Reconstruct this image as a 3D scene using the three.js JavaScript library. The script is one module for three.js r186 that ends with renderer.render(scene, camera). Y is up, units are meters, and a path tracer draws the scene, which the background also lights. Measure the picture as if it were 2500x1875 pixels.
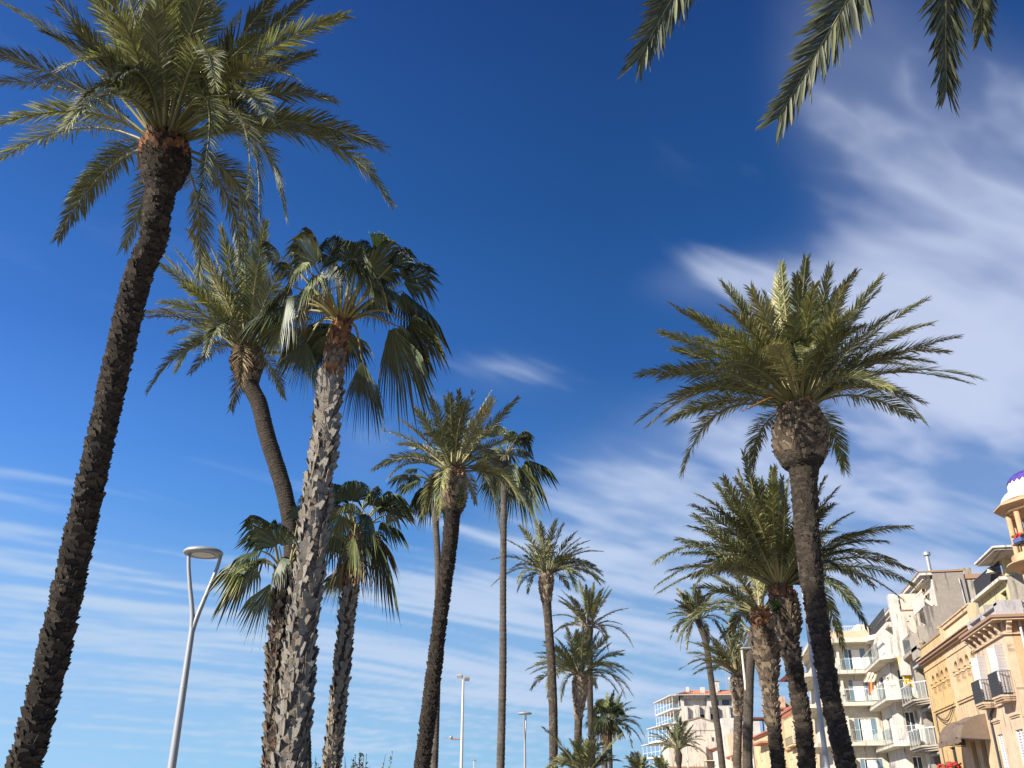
import * as THREE from 'three';
import { mergeGeometries, toCreasedNormals } from 'three/addons/utils/BufferGeometryUtils.js';
import { RoundedBoxGeometry } from 'three/addons/geometries/RoundedBoxGeometry.js';

// ------------------------------------------------------------------ camera, sky, sun, exposure
const W = 2500, H = 1875, F = 2200, PITCH = Math.atan(1033 / F), PSI = THREE.MathUtils.degToRad(11.85), EYE = 1.6;
const V = (x, y, z) => new THREE.Vector3(x, y, z), UP = V(0, 1, 0);
const scene = new THREE.Scene();
const camera = new THREE.PerspectiveCamera(2 * Math.atan(H / 2 / F) * 180 / Math.PI, W / H, 0.1, 5000);
camera.position.set(0, EYE, 0);
const HEAD = V(-Math.sin(PSI), 0, -Math.cos(PSI)), RIGHT = V(Math.cos(PSI), 0, -Math.sin(PSI));
const FWD = HEAD.clone().multiplyScalar(Math.cos(PITCH)).addScaledVector(UP, Math.sin(PITCH));
const CUP = UP.clone().multiplyScalar(Math.cos(PITCH)).addScaledVector(HEAD, -Math.sin(PITCH));
camera.lookAt(camera.position.clone().add(FWD));
const renderer = new THREE.WebGLRenderer({ antialias: true });
renderer.setSize(1024, 768);
renderer.toneMapping = THREE.LinearToneMapping;
const EXPO = 1.9;
renderer.toneMappingExposure = EXPO;
renderer.shadowMap.enabled = true;

const SUN_AZ = PSI + THREE.MathUtils.degToRad(110), SUN_EL = THREE.MathUtils.degToRad(37);
const SUN = V(-Math.sin(SUN_AZ) * Math.cos(SUN_EL), Math.sin(SUN_EL), -Math.cos(SUN_AZ) * Math.cos(SUN_EL));
const sun = new THREE.DirectionalLight(new THREE.Color(1, 0.93, 0.82), 4.6);
sun.position.copy(SUN).multiplyScalar(220); sun.castShadow = true; sun.name = 'sun';
sun.target.position.set(0, 5, -60);
sun.shadow.mapSize.set(4096, 4096); sun.shadow.bias = -0.0005;
Object.assign(sun.shadow.camera, { left: -120, right: 120, top: 120, bottom: -120, near: 1, far: 600 });
scene.add(sun, sun.target);

// ------------------------------------------------------------------ numbers
function rng(seed) { let s = seed >>> 0; return () => { s = (s + 0x6d2b79f5) | 0; let t = Math.imul(s ^ (s >>> 15), 1 | s); t = (t + Math.imul(t ^ (t >>> 7), 61 | t)) ^ t; return ((t ^ (t >>> 14)) >>> 0) / 4294967296; }; }
const hash = (a, b = 0, c = 0) => { let h = Math.imul(a | 0, 374761393) ^ Math.imul(b | 0, 668265263) ^ Math.imul(c | 0, 2147483647 - 1013904223); h = Math.imul(h ^ (h >>> 13), 1274126177); h ^= h >>> 16; return (h >>> 0) / 4294967296; };
const lerp = (a, b, t) => a + (b - a) * t, clamp = (x, a = 0, b = 1) => Math.min(b, Math.max(a, x)), sm = (a, b, x) => { const t = clamp((x - a) / (b - a)); return t * t * (3 - 2 * t); };
function noise3(x, y, z) {
  const i = Math.floor(x), j = Math.floor(y), k = Math.floor(z), f = (t) => t * t * (3 - 2 * t), u = f(x - i), v = f(y - j), w = f(z - k);
  const c = (a, b, d) => hash(i + a, j + b, k + d);
  return lerp(lerp(lerp(c(0, 0, 0), c(1, 0, 0), u), lerp(c(0, 1, 0), c(1, 1, 0), u), v), lerp(lerp(c(0, 0, 1), c(1, 0, 1), u), lerp(c(0, 1, 1), c(1, 1, 1), u), v), w);
}
const noise2 = (x, y) => { const i = Math.floor(x), j = Math.floor(y), f = (t) => t * t * (3 - 2 * t), u = f(x - i), v = f(y - j); return lerp(lerp(hash(i, j), hash(i + 1, j), u), lerp(hash(i, j + 1), hash(i + 1, j + 1), u), v); };
function fbm(x, y, o = 5) { let s = 0, a = 0.5, n = 0; for (let k = 0; k < o; k++) { s += a * noise2(x, y); n += a; a *= 0.5; const t = x; x = x * 1.9 + y * 0.6 + 7.3; y = y * 1.9 - t * 0.6 + 3.1; } return s / n; }
// places measured on the photograph, turned into points of the place
const ray = (px, py) => FWD.clone().addScaledVector(RIGHT, (px - W / 2) / F).addScaledVector(CUP, (H / 2 - py) / F);
const at = (px, py, depth) => camera.position.clone().addScaledVector(ray(px, py), depth);
const atH = (px, py, hf) => { const r = ray(px, py); return camera.position.clone().addScaledVector(r, hf / r.dot(HEAD)); };
const onAl = (px, py, al) => { const r = ray(px, py); return camera.position.clone().addScaledVector(r, -al / r.z); };
const depthOf = (p) => p.clone().sub(camera.position).dot(FWD);

// ------------------------------------------------------------------ sky: air and cirrus
{
  const w = 2048, h = 1536, d = new Float32Array(w * h * 4);
  const lin = (r, g, b) => [r, g, b].map((v) => { v /= 255; return v <= 0.04045 ? v / 12.92 : ((v + 0.055) / 1.055) ** 2.4; });
  const stops = [[-90, lin(120, 150, 175)], [-2, lin(140, 180, 210)], [0, lin(150, 202, 236)], [3, lin(141, 195, 233)], [9, lin(112, 172, 226)], [14, lin(86, 148, 214)], [20, lin(66, 124, 198)], [26, lin(50, 103, 176)], [36, lin(38, 86, 152)], [48, lin(32, 70, 134)], [70, lin(26, 58, 118)], [90, lin(24, 54, 112)]];
  const bump = (a, e, a0, e0, sa, se) => Math.exp(-(((a - a0) / sa) ** 2) - (((e - e0) / se) ** 2));
  for (let j = 0; j < h; j++) {
    const el = ((j + 0.5) / h - 0.5) * Math.PI, E = el * 180 / Math.PI;
    let k = 0; while (k < stops.length - 2 && stops[k + 1][0] < E) k++;
    const t = clamp((E - stops[k][0]) / (stops[k + 1][0] - stops[k][0]));
    for (let i = 0; i < w; i++) {
      const th = ((i + 0.5) / w - 0.5) * 2 * Math.PI, x = Math.cos(el) * Math.cos(th), y = Math.sin(el), z = Math.cos(el) * Math.sin(th);
      const fa = x * HEAD.x + z * HEAD.z, ra = x * RIGHT.x + z * RIGHT.z, A = Math.atan2(ra, fa) * 180 / Math.PI;
      const c = [0, 1, 2].map((q) => lerp(stops[k][1][q], stops[k + 1][1][q], t));
      const rel = x * SUN.x + y * SUN.y + z * SUN.z - (y * SUN.y + Math.cos(el) * Math.cos(SUN_EL) * Math.cos(SUN_AZ - PSI)), g = Math.max(0.92, 1 + (0.35 + 0.8 * sm(2, 26, E)) * rel);   // the air is paler towards the sun
      c[0] *= g * (1 + 0.45 * Math.max(0, rel)); c[1] *= g; c[2] *= g;
      if (E > -1) {
        const yy = Math.max(y, 0) + 0.06, s0 = fa / yy, s1 = ra / yy, a0 = 52 * Math.PI / 180;
        const u = s0 * Math.cos(a0) + s1 * Math.sin(a0), v = -s0 * Math.sin(a0) + s1 * Math.cos(a0);
        const wx = 0.9 * (fbm(u * 0.5 + 11, v * 0.5 + 5, 3) - 0.5), wy = 0.9 * (fbm(u * 0.5 + 31, v * 0.5 + 15, 3) - 0.5);
        const ridge = (a, b, o) => { const q = 1 - Math.abs(2 * fbm(a, b, o) - 1); return q * q; };
        const lo = sm(26, 12, E) * sm(14, -4, A);
        const str = fbm(u * 0.55 + 3 + wx, v * 3.6 + 9 + wy * 2.0, 6), fine = lo < 0.02 ? 0.5 : fbm(u * 2.2 + 70 + wx, v * 13 + 9 + wy * 4, 4), fib = lo < 0.02 ? 0.2 : ridge(u * 0.7 + 15 + wx * 1.5, v * 7 + 4 + wy * 5, 4);
        const puff = lo > 0.98 ? 0.5 : 0.55 * fbm(u * 1.2 + 43 + wx * 2.5, v * 2.4 + 20 + wy * 2.5, 6) + 0.27 * fbm(u * 5 + 12 + wx * 5, v * 11 + 33 + wy * 6, 5) + 0.18 * (ridge(u * 2.4 + 8 + wx * 3, v * 8 + 14 + wy * 5, 4) - 0.25);
        const cov = 0.07 + 0.13 * sm(30, 8, E)
          + 1.05 * bump(A, E, 34, 19, 14, 10) + 0.52 * bump(A, E, 27, 42, 8, 9) + 0.42 * bump(A, E, 35, 33, 9, 7) + 0.58 * bump(A, E, 16, 18, 11, 6) + 0.52 * bump(A, E, 24, 8, 18, 9) + 0.26 * bump(A, E, 22, 29, 8, 3)
          + 0.56 * bump(A, E, -20, 9, 14, 5) + 0.50 * bump(A, E, -4, 7, 13, 6) + 0.58 * bump(A, E, 7, 13, 10, 7) + 0.34 * bump(A, E, -10, 21, 4, 3) + 0.30 * bump(A, E, -1, 26, 7, 2.5) + 0.34 * bump(A, E, 13, 31, 6, 2.2)
          + 0.24 * bump(A, E, -32, 12, 9, 7) + 0.4 * bump(A, E, 60, 20, 22, 16) + 0.3 * bump(A, E, -75, 12, 30, 8);
        const st = 0.52 * str + 0.28 * fine + 0.20 * (fib - 0.2), n0 = lerp(0.6 * puff + 0.4 * str, st, lo), n = clamp((n0 - 0.512) * 3.7 + 0.5), cv = clamp(cov, 0, 0.97);
        let al = sm(0.96 - cv * 1.1, 1.62 - cv * 0.55, n) * (0.72 + 0.7 * (lo * fine + (1 - lo) * puff)) + 0.44 * sm(0.22, 0.95, cv) * (0.45 + 0.8 * n);
        al *= lerp(0.18, 1, sm(0.1, 0.45, cv));
        al = 0.90 * (1 - Math.exp(-1.15 * Math.max(0, al) - 0.5 * al * al));
        const q0 = clamp((A + 20) / 45), cc = lin(lerp(192, 208, q0), lerp(214, 219, q0), lerp(240, 246, q0));
        for (let q = 0; q < 3; q++) c[q] = lerp(c[q], cc[q], al);
      }
      for (let q = 0; q < 3; q++) c[q] /= EXPO;
      const o = (j * w + i) * 4; d[o] = c[0]; d[o + 1] = c[1]; d[o + 2] = c[2]; d[o + 3] = 1;
    }
  }
  const tex = new THREE.DataTexture(d, w, h, THREE.RGBAFormat, THREE.FloatType);
  tex.mapping = THREE.EquirectangularReflectionMapping; tex.magFilter = tex.minFilter = THREE.LinearFilter; tex.wrapS = THREE.RepeatWrapping; tex.needsUpdate = true;
  scene.background = tex; scene.environment = tex;
}

// ------------------------------------------------------------------ objects and materials
const counts = {};
const numbered = (n) => { const k = counts[n] = (counts[n] ?? -1) + 1; return k ? n + '_' + String(k).padStart(3, '0') : n; };
function thing(name, label, category, group) { const o = new THREE.Group(); o.name = numbered(name); o.userData = { label, category }; if (group) o.userData.group = group; scene.add(o); return o; }
function part(name, geo, m, parent) { const o = new THREE.Mesh(geo, m); o.name = name; o.castShadow = o.receiveShadow = true; parent.add(o); return o; }
const rest = (g, base) => { g.children.forEach((c) => c.position.sub(base)); g.position.copy(base); return g; };   // puts the group's origin at the thing's base
const tag = (o, label, category, group) => { o.name = numbered(o.name); o.userData = { label, category }; if (group) o.userData.group = group; return o; };
function texture(n, paint, srgb, rep) { const d = new Uint8Array(n * n * 4); for (let j = 0; j < n; j++) for (let i = 0; i < n; i++) { const c = paint(i / n, j / n, i, j), o = (j * n + i) * 4; d[o] = c[0]; d[o + 1] = c[1]; d[o + 2] = c[2]; d[o + 3] = 255; } const t = new THREE.DataTexture(d, n, n, THREE.RGBAFormat); if (srgb) t.colorSpace = THREE.SRGBColorSpace; t.wrapS = t.wrapT = THREE.RepeatWrapping; t.magFilter = THREE.LinearFilter; t.minFilter = THREE.LinearMipmapLinearFilter; t.generateMipmaps = true; if (rep) t.repeat.set(rep, rep); t.needsUpdate = true; return t; }
const tile = (f) => (u, v) => { const a = f(u, v), b = f(u - 1, v), c = f(u, v - 1), d = f(u - 1, v - 1), s = sm(0.75, 1, u), t = sm(0.75, 1, v); return lerp(lerp(a, b, s), lerp(c, d, s), t); };
// weathered plaster: grain, patches and drip stains with outlines of their own
const plasterN = tile((u, v) => 0.55 * fbm(u * 6, v * 6, 4) + 0.45 * fbm(u * 48 + 9, v * 48, 3)), stainN = tile((u, v) => fbm(u * 26 + 50, v * 4 + 2, 5)), fineN = tile((u, v) => fbm(u * 90 + 5, v * 90, 3));
const plasterMap = texture(512, (u, v) => { const p = plasterN(u, v), s = stainN(u, v), k = 255 * clamp(0.92 + 0.26 * (p - 0.5) - 0.22 * sm(0.60, 0.76, s)); return [k, k * 0.985, k * 0.96]; }, true, 0.2);
const plasterBump = texture(512, (u, v) => { const k = 255 * (0.5 * fineN(u, v) + 0.5 * plasterN(u, v)); return [k, k, k]; }, false, 0.35);
const barkMap = texture(256, (u, v) => { const k = 255 * clamp(0.62 + 0.75 * (tile((a, b) => fbm(a * 60, b * 14, 4))(u, v) - 0.5)); return [k, k, k]; }, true, 3);
const barkBump = texture(256, (u, v) => { const k = 255 * tile((a, b) => fbm(a * 50, b * 16, 4))(u, v); return [k, k, k]; }, false, 3);
const C = (r, g, b) => new THREE.Color().setRGB(r, g, b);
const std = (c, roughness, extra = {}) => new THREE.MeshStandardMaterial({ color: c, roughness, side: THREE.DoubleSide, ...extra });
const plaster = (r, g, b) => std(C(r, g, b), 0.92, { map: plasterMap, bumpMap: plasterBump, bumpScale: 0.006 });
const leafMat = (r, g, b, rough = 0.44) => new THREE.MeshPhysicalMaterial({ color: C(r, g, b), roughness: rough, specularIntensity: 1, ior: 1.62, side: THREE.DoubleSide, vertexColors: true });
const M = {
  leaf: leafMat(0.105, 0.122, 0.047), leafGrey: leafMat(0.145, 0.165, 0.078), leafYellow: leafMat(0.29, 0.28, 0.115), leafDark: leafMat(0.056, 0.070, 0.030), dry: leafMat(0.21, 0.15, 0.075, 0.75),
  leafThin: new THREE.MeshPhysicalMaterial({ color: C(0.25, 0.265, 0.08), roughness: 0.85, transmission: 0.45, thickness: 0, side: THREE.DoubleSide, vertexColors: true }),
  fan: leafMat(0.052, 0.075, 0.028, 0.48), fanPale: leafMat(0.12, 0.145, 0.05, 0.48), fanNew: leafMat(0.16, 0.27, 0.05, 0.45), fanDry: leafMat(0.20, 0.15, 0.085, 0.8),
  rib: std(C(0.30, 0.26, 0.10), 0.5), ribDark: std(C(0.16, 0.155, 0.06), 0.5), orangeRib: std(C(0.36, 0.19, 0.06), 0.6),
  trunk: std(C(1, 1, 1), 0.95, { vertexColors: true, map: barkMap, bumpMap: barkBump, bumpScale: 0.02 }),
  boot: [C(0.20, 0.15, 0.10), C(0.29, 0.225, 0.15), C(0.135, 0.097, 0.065), C(0.37, 0.295, 0.205)].map((c) => std(c, 0.95, { bumpMap: barkBump, bumpScale: 0.01 })),
  scale: [C(0.150, 0.110, 0.072), C(0.21, 0.158, 0.106), C(0.10, 0.072, 0.048), C(0.29, 0.225, 0.155), C(0.125, 0.092, 0.062)].map((c) => std(c, 0.95, { map: barkMap, bumpMap: barkBump, bumpScale: 0.015 })),
  matte: leafMat(0.070, 0.082, 0.034, 0.62),
  bootRed: [C(0.21, 0.10, 0.052), C(0.15, 0.078, 0.046), C(0.30, 0.145, 0.065)].map((c) => std(c, 0.95)),
  bootGrey: [C(0.82, 0.73, 0.59), C(0.72, 0.63, 0.50), C(0.86, 0.78, 0.64), C(0.56, 0.47, 0.36), C(0.88, 0.81, 0.68)].map((c) => std(c, 0.9, { map: barkMap, bumpMap: barkBump, bumpScale: 0.008 })),
  galv: std(C(0.35, 0.36, 0.37), 0.5, { metalness: 0.25 }), galvDark: std(C(0.40, 0.41, 0.42), 0.5, { metalness: 0.3 }), lens: std(C(0.62, 0.60, 0.52), 0.35), polePaint: std(C(0.62, 0.58, 0.48), 0.6),
  white: plaster(0.688, 0.662, 0.619), cream: plaster(0.68, 0.63, 0.54), pinkWhite: plaster(0.671, 0.611, 0.550), orange: plaster(0.66, 0.465, 0.235), peach: plaster(0.69, 0.52, 0.33), peach2: plaster(0.69, 0.53, 0.385), yellow: plaster(0.69, 0.62, 0.37), grey: plaster(0.344, 0.305, 0.267), greyWarm: plaster(0.430, 0.391, 0.331), salmon: plaster(0.671, 0.447, 0.310), butter: plaster(0.671, 0.559, 0.344), nicheShade: plaster(0.52, 0.33, 0.14), lilac: plaster(0.499, 0.490, 0.533), tower: plaster(0.636, 0.430, 0.258),
  tile: std(C(0.46, 0.20, 0.12), 0.85), brownTrim: std(C(0.33, 0.20, 0.12), 0.8), terrace: std(C(0.36, 0.13, 0.075), 0.8), stone: plaster(0.36, 0.28, 0.19),
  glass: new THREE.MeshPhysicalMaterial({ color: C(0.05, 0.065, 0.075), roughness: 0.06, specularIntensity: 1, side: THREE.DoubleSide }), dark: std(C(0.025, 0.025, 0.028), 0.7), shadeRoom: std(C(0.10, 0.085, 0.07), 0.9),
  rail: new THREE.MeshPhysicalMaterial({ color: C(0.93, 0.97, 0.97), roughness: 0.02, transmission: 1, thickness: 0, side: THREE.DoubleSide }), alum: std(C(0.78, 0.78, 0.77), 0.35, { metalness: 0.4 }), iron: std(C(0.035, 0.035, 0.038), 0.55), frame: std(C(0.78, 0.76, 0.72), 0.5), curtain: std(C(0.80, 0.77, 0.72), 0.95), blueShutter: std(C(0.13, 0.20, 0.26), 0.35), shutter: std(C(0.52, 0.51, 0.53), 0.7), greenShutter: std(C(0.02, 0.035, 0.025), 0.6),
  awning: std(C(0.20, 0.15, 0.115), 0.95, { map: plasterMap, bumpMap: plasterBump, bumpScale: 0.01 }), yellowCloth: std(C(0.75, 0.47, 0.05), 0.9), orangeCloth: std(C(0.62, 0.20, 0.07), 0.9), beigeCloth: std(C(0.68, 0.58, 0.42), 0.9), redWood: std(C(0.12, 0.035, 0.025), 0.7),
  ground: std(C(0.34, 0.31, 0.27), 0.95, { map: plasterMap }), petal: std(C(0.62, 0.02, 0.035), 0.6), leafSmall: std(C(0.06, 0.11, 0.03), 0.6), blue: std(C(0.07, 0.11, 0.27), 0.5), clay: std(C(0.42, 0.19, 0.09), 0.9), twig: std(C(0.14, 0.11, 0.07), 0.9), agave: std(C(0.025, 0.025, 0.02), 0.7),
};
// boxes and other solids with uv in metres
const box = (x0, x1, y0, y1, z0, z1) => { const g = new THREE.BoxGeometry(Math.abs(x1 - x0), Math.abs(y1 - y0), Math.abs(z1 - z0)).translate((x0 + x1) / 2, (y0 + y1) / 2, (z0 + z1) / 2), p = g.attributes.position, n = g.attributes.normal, uv = g.attributes.uv; for (let i = 0; i < p.count; i++) { const ax = Math.abs(n.getX(i)), ay = Math.abs(n.getY(i)); uv.setXY(i, ax > 0.5 ? p.getZ(i) : p.getX(i), ay > 0.5 ? p.getZ(i) : p.getY(i)); } return g; };
const sb = (lat0, lat1, y0, y1, al0, al1) => box(lat0, lat1, y0, y1, -al1, -al0);     // street box: sideways, up, along
const merge = (l) => mergeGeometries(l.map((g) => (g.index ? g.toNonIndexed() : g)));
function tube(pts, r, seg = 8, n = 12) { // tapered pipe, r a number or a function of t
  const c = pts.length === 2 ? new THREE.LineCurve3(pts[0], pts[1]) : new THREE.CatmullRomCurve3(pts), N = pts.length === 2 && typeof r === 'number' ? 1 : n, g = new THREE.TubeGeometry(c, N, 1, seg, false), p = g.attributes.position;
  for (let i = 0; i <= N; i++) { const o = c.getPointAt(i / N), R = typeof r === 'number' ? r : r(i / N); for (let j = 0; j <= seg; j++) { const k = i * (seg + 1) + j; p.setXYZ(k, o.x + (p.getX(k) - o.x) * R, o.y + (p.getY(k) - o.y) * R, o.z + (p.getZ(k) - o.z) * R); } }
  return g;
}
const bar = (a, b, w = 0.02) => { const g = new THREE.BoxGeometry(w, w, a.distanceTo(b)), m = new THREE.Matrix4().lookAt(a, b, Math.abs(b.y - a.y) > a.distanceTo(b) * 0.9 ? V(1, 0, 0) : UP); return g.applyMatrix4(m).translate((a.x + b.x) / 2, (a.y + b.y) / 2, (a.z + b.z) / 2); };
// walls with openings; holes as [u0, u1, v0, v1, arched]
function wallShape(u0, u1, v0, v1, holes) {
  const s = new THREE.Shape([[u0, v0], [u1, v0], [u1, v1], [u0, v1]].map((p) => new THREE.Vector2(...p)));
  for (const [a, b, c, d, arch] of holes) { const p = new THREE.Path(); p.moveTo(a, c); p.lineTo(b, c); if (arch) { const r = (b - a) / 2; p.lineTo(b, d - r); p.absarc((a + b) / 2, d - r, r, 0, Math.PI, false); p.lineTo(a, c); } else { p.lineTo(b, d); p.lineTo(a, d); p.lineTo(a, c); } s.holes.push(p); }
  return s;
}
const SEA = new THREE.Matrix4().makeBasis(V(0, 0, -1), UP, V(1, 0, 0));
const wallSea = (lat, al0, al1, v0, v1, holes = [], t = 0.3) => new THREE.ExtrudeGeometry(wallShape(al0, al1, v0, v1, holes), { depth: t, bevelEnabled: false, curveSegments: 12 }).applyMatrix4(SEA).translate(lat, 0, 0);
const wallCam = (al, lat0, lat1, v0, v1, holes = [], t = 0.3) => new THREE.ExtrudeGeometry(wallShape(lat0, lat1, v0, v1, holes), { depth: t, bevelEnabled: false, curveSegments: 12 }).translate(0, 0, -al - t);

// ------------------------------------------------------------------ ground
{
  const g = new THREE.PlaneGeometry(4000, 4000, 1, 1).rotateX(-Math.PI / 2), uv = g.attributes.uv; for (let i = 0; i < uv.count; i++) uv.setXY(i, uv.getX(i) * 4000, uv.getY(i) * 4000);
  const o = part('ground', g, M.ground, scene); o.userData = { kind: 'structure', label: 'pale paved ground of the seaside promenade', category: 'ground' };
}

// ------------------------------------------------------------------ palms: builders
class Strip {      // collects leaf faces with a tone of their own
  constructor() { this.p = []; this.c = []; this.i = []; }
  v(a, t) { this.p.push(a.x, a.y, a.z); this.c.push(t[0], t[1], t[2]); return this.p.length / 3 - 1; }
  f(a, b, c) { this.i.push(a, b, c); }
  geo() { const g = new THREE.BufferGeometry(); g.setAttribute('position', new THREE.Float32BufferAttribute(this.p, 3)); g.setAttribute('color', new THREE.Float32BufferAttribute(this.c, 3)); g.setIndex(this.i); g.computeVertexNormals(); return g; }
}
const add = (a, b, k) => a.clone().addScaledVector(b, k), norm = (v) => v.normalize();
const tmpTone = (r, w) => { const q = r(), k = 0.5 + 0.5 * q + 0.75 * q * q * q * q, y = (r() - 0.35) * w; return [k * (1 + y), k * (1 + y * 0.5), k * (1 - y * 0.6)]; };
// one feather frond along a bent line; the leaflets stand in a V on both sides of the midrib
function frondGeo(P0, C1, P2, o, r) {
  const s = new Strip(), chord = P2.clone().sub(P0), L = chord.length();
  let rad = V(chord.x, 0, chord.z); if (o.axis) rad = V(o.axis.x, 0, o.axis.z); if (rad.length() < 0.05 * L) rad.addScaledVector(RIGHT, (r() - 0.5) * L * 0.3).addScaledVector(HEAD, (r() - 0.5) * L * 0.3); norm(rad);
  const bend = rad.clone().cross(UP).multiplyScalar((r() - 0.5) * 0.22 * L);
  const Q1 = C1.clone().add(bend.clone().multiplyScalar(0.6)), pos = (t) => P0.clone().multiplyScalar((1 - t) ** 2).addScaledVector(Q1, 2 * t * (1 - t)).addScaledVector(P2, t * t), tan = (t) => norm(Q1.clone().sub(P0).multiplyScalar(1 - t).addScaledVector(P2.clone().sub(Q1), t));
  const side0 = norm(rad.clone().cross(UP)), tw0 = (r() - 0.5) * 0.5, tw1 = (r() - 0.5) * (o.twist ?? 1.1);
  const gap = r() < 0.5 ? 0.3 + 0.6 * r() : -9, gapW = 0.02 + 0.05 * r(), wind = (o.wind ?? 0.18) * (r() - 0.3);
  const n = o.n, LL = o.len, WW = o.wid, hang = o.hang ?? 0.10;
  for (let i = 0; i < n; i++) for (const sd of [1, -1]) {
    const t = lerp(o.t0 ?? 0.16, 0.995, (i + r() * 0.7) / n); if (Math.abs(t - gap) < gapW && r() < 0.75) continue; const T = tan(t), p = pos(t);
    let S = side0.clone().addScaledVector(T, -side0.dot(T)).normalize(), N = S.clone().cross(T).normalize();
    const tw = tw0 + tw1 * t, S2 = S.clone().multiplyScalar(Math.cos(tw)).addScaledVector(N, Math.sin(tw)), N2 = N.clone().multiplyScalar(Math.cos(tw)).addScaledVector(S, -Math.sin(tw));
    const prof = (0.35 + 0.65 * sm(0.1, 0.38, t)) * (1 - 0.5 * sm(0.6, 1, t)), l = LL * prof * (0.82 + 0.36 * r());
    const al = lerp(1.15, 0.38, Math.pow(t, 0.9)) + (r() - 0.5) * 0.28, vv = (o.vee ?? 0.55) * (r() < 0.3 ? -0.5 + 0.9 * r() : 0.35 + 1.3 * r()) * (1 - 0.3 * t);
    const d = norm(T.clone().multiplyScalar(Math.cos(al)).addScaledVector(S2, sd * Math.sin(al) * Math.cos(vv)).addScaledVector(N2, Math.sin(al) * Math.sin(vv)).addScaledVector(RIGHT, wind * (0.4 + r())));
    const roll = (r() - 0.5) * 1.9, nn = norm(N2.clone().addScaledVector(T, -0.35 + roll * 0.6).addScaledVector(S2, sd * -0.2 + roll * 0.4)), b = norm(d.clone().cross(nn)), up = norm(b.clone().cross(d));
    const w = WW * (0.75 + 0.5 * r()) * (0.6 + 0.4 * prof), m = add(p, d, l * 0.42), e = add(add(p, d, l), UP, -l * hang * (0.5 + r())), m2 = add(add(p, d, l * 0.75), UP, -l * hang * 0.4), tn = tmpTone(r, 0.35), dryTip = r() < (o.dryTip ?? 0.12) ? [tn[0] * 2.6, tn[1] * 1.9, tn[2] * 1.6] : tn;
    const a = [s.v(add(p, b, -w * 0.3), tn), s.v(p, tn), s.v(add(p, b, w * 0.3), tn)], c = [s.v(add(add(m, b, -w * 0.5), up, w * 0.22), tn), s.v(m, tn), s.v(add(add(m, b, w * 0.5), up, w * 0.22), tn)], f = [s.v(add(m2, b, -w * 0.36), tn), s.v(add(m2, b, w * 0.36), tn)], z = s.v(e, dryTip);
    s.f(a[0], a[1], c[0]); s.f(a[1], c[1], c[0]); s.f(a[1], a[2], c[1]); s.f(a[2], c[2], c[1]);
    s.f(c[0], c[1], f[0]); s.f(c[1], f[1], f[0]); s.f(c[1], c[2], f[1]); s.f(f[0], f[1], z);
  }
  const rw = o.rib, rr = (t) => rw * (1 - 0.86 * Math.pow(t, 0.7)), rp = []; for (let k = 0; k <= 6; k++) rp.push(pos(k / 6));
  return { leaf: s.geo(), rib: tube(rp, rr, 6, 10) };
}
const tinted = (g, c) => { const n = g.attributes.position.count, a = new Float32Array(n * 3); for (let i = 0; i < n; i++) a.set(c, i * 3); g = g.clone(); g.deleteAttribute('uv'); g.setAttribute('color', new THREE.BufferAttribute(a, 3)); return g; };
const ribTint = (m, c) => [c[0] / m.color.r, c[1] / m.color.g, c[2] / m.color.b];
// trunk: a swept column with worn leaf scars; line runs from the ground up, each knot with a radius
function column(knots, o) {
  const pts = knots.map((k) => k.p), c = new THREE.CatmullRomCurve3(pts, false, 'centripetal'), len = c.getLength(), n = Math.max(12, Math.ceil(len / o.dv)), NU = o.nu;
  const cum = [0]; for (let i = 1; i < pts.length; i++) cum.push(cum[i - 1] + pts[i].distanceTo(pts[i - 1]));
  const R = (t) => { const s = t * cum.at(-1); let k = 0; while (k < cum.length - 2 && cum[k + 1] < s) k++; const f = clamp((s - cum[k]) / (cum[k + 1] - cum[k])); return lerp(knots[k].r, knots[k + 1].r, f * f * (3 - 2 * f)); };
  const frame = (t) => { const T = c.getTangentAt(clamp(t)), e1 = norm(T.clone().cross(V(0, 0, 1))), e2 = norm(T.clone().cross(e1)); return { o: c.getPointAt(clamp(t)), T, e1, e2 }; };
  const P = [], col = [], uv = [], I = [];
  for (let i = 0; i <= n; i++) { const t = i / n, f = frame(t), s = t * len, rad = R(t); for (let j = 0; j <= NU; j++) { const u = (j % NU) / NU * Math.PI * 2, d = f.e1.clone().multiplyScalar(Math.cos(u)).addScaledVector(f.e2, Math.sin(u)), q = o.skin(u, s, rad, t), p = f.o.clone().addScaledVector(d, rad + q[0]); P.push(p.x, p.y, p.z); col.push(q[1] * q[2][0], q[1] * q[2][1], q[1] * q[2][2]); uv.push(j / NU * 6.28 * rad, s); } }
  for (let i = 0; i < n; i++) for (let j = 0; j < NU; j++) { const a = i * (NU + 1) + j, b = a + NU + 1; I.push(a, a + 1, b, a + 1, b + 1, b); }
  const g = new THREE.BufferGeometry(); g.setAttribute('position', new THREE.Float32BufferAttribute(P, 3)); g.setAttribute('color', new THREE.Float32BufferAttribute(col, 3)); g.setAttribute('uv', new THREE.Float32BufferAttribute(uv, 2)); g.setIndex(I); g.computeVertexNormals();
  return { geo: g, frame, R, len };
}
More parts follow.
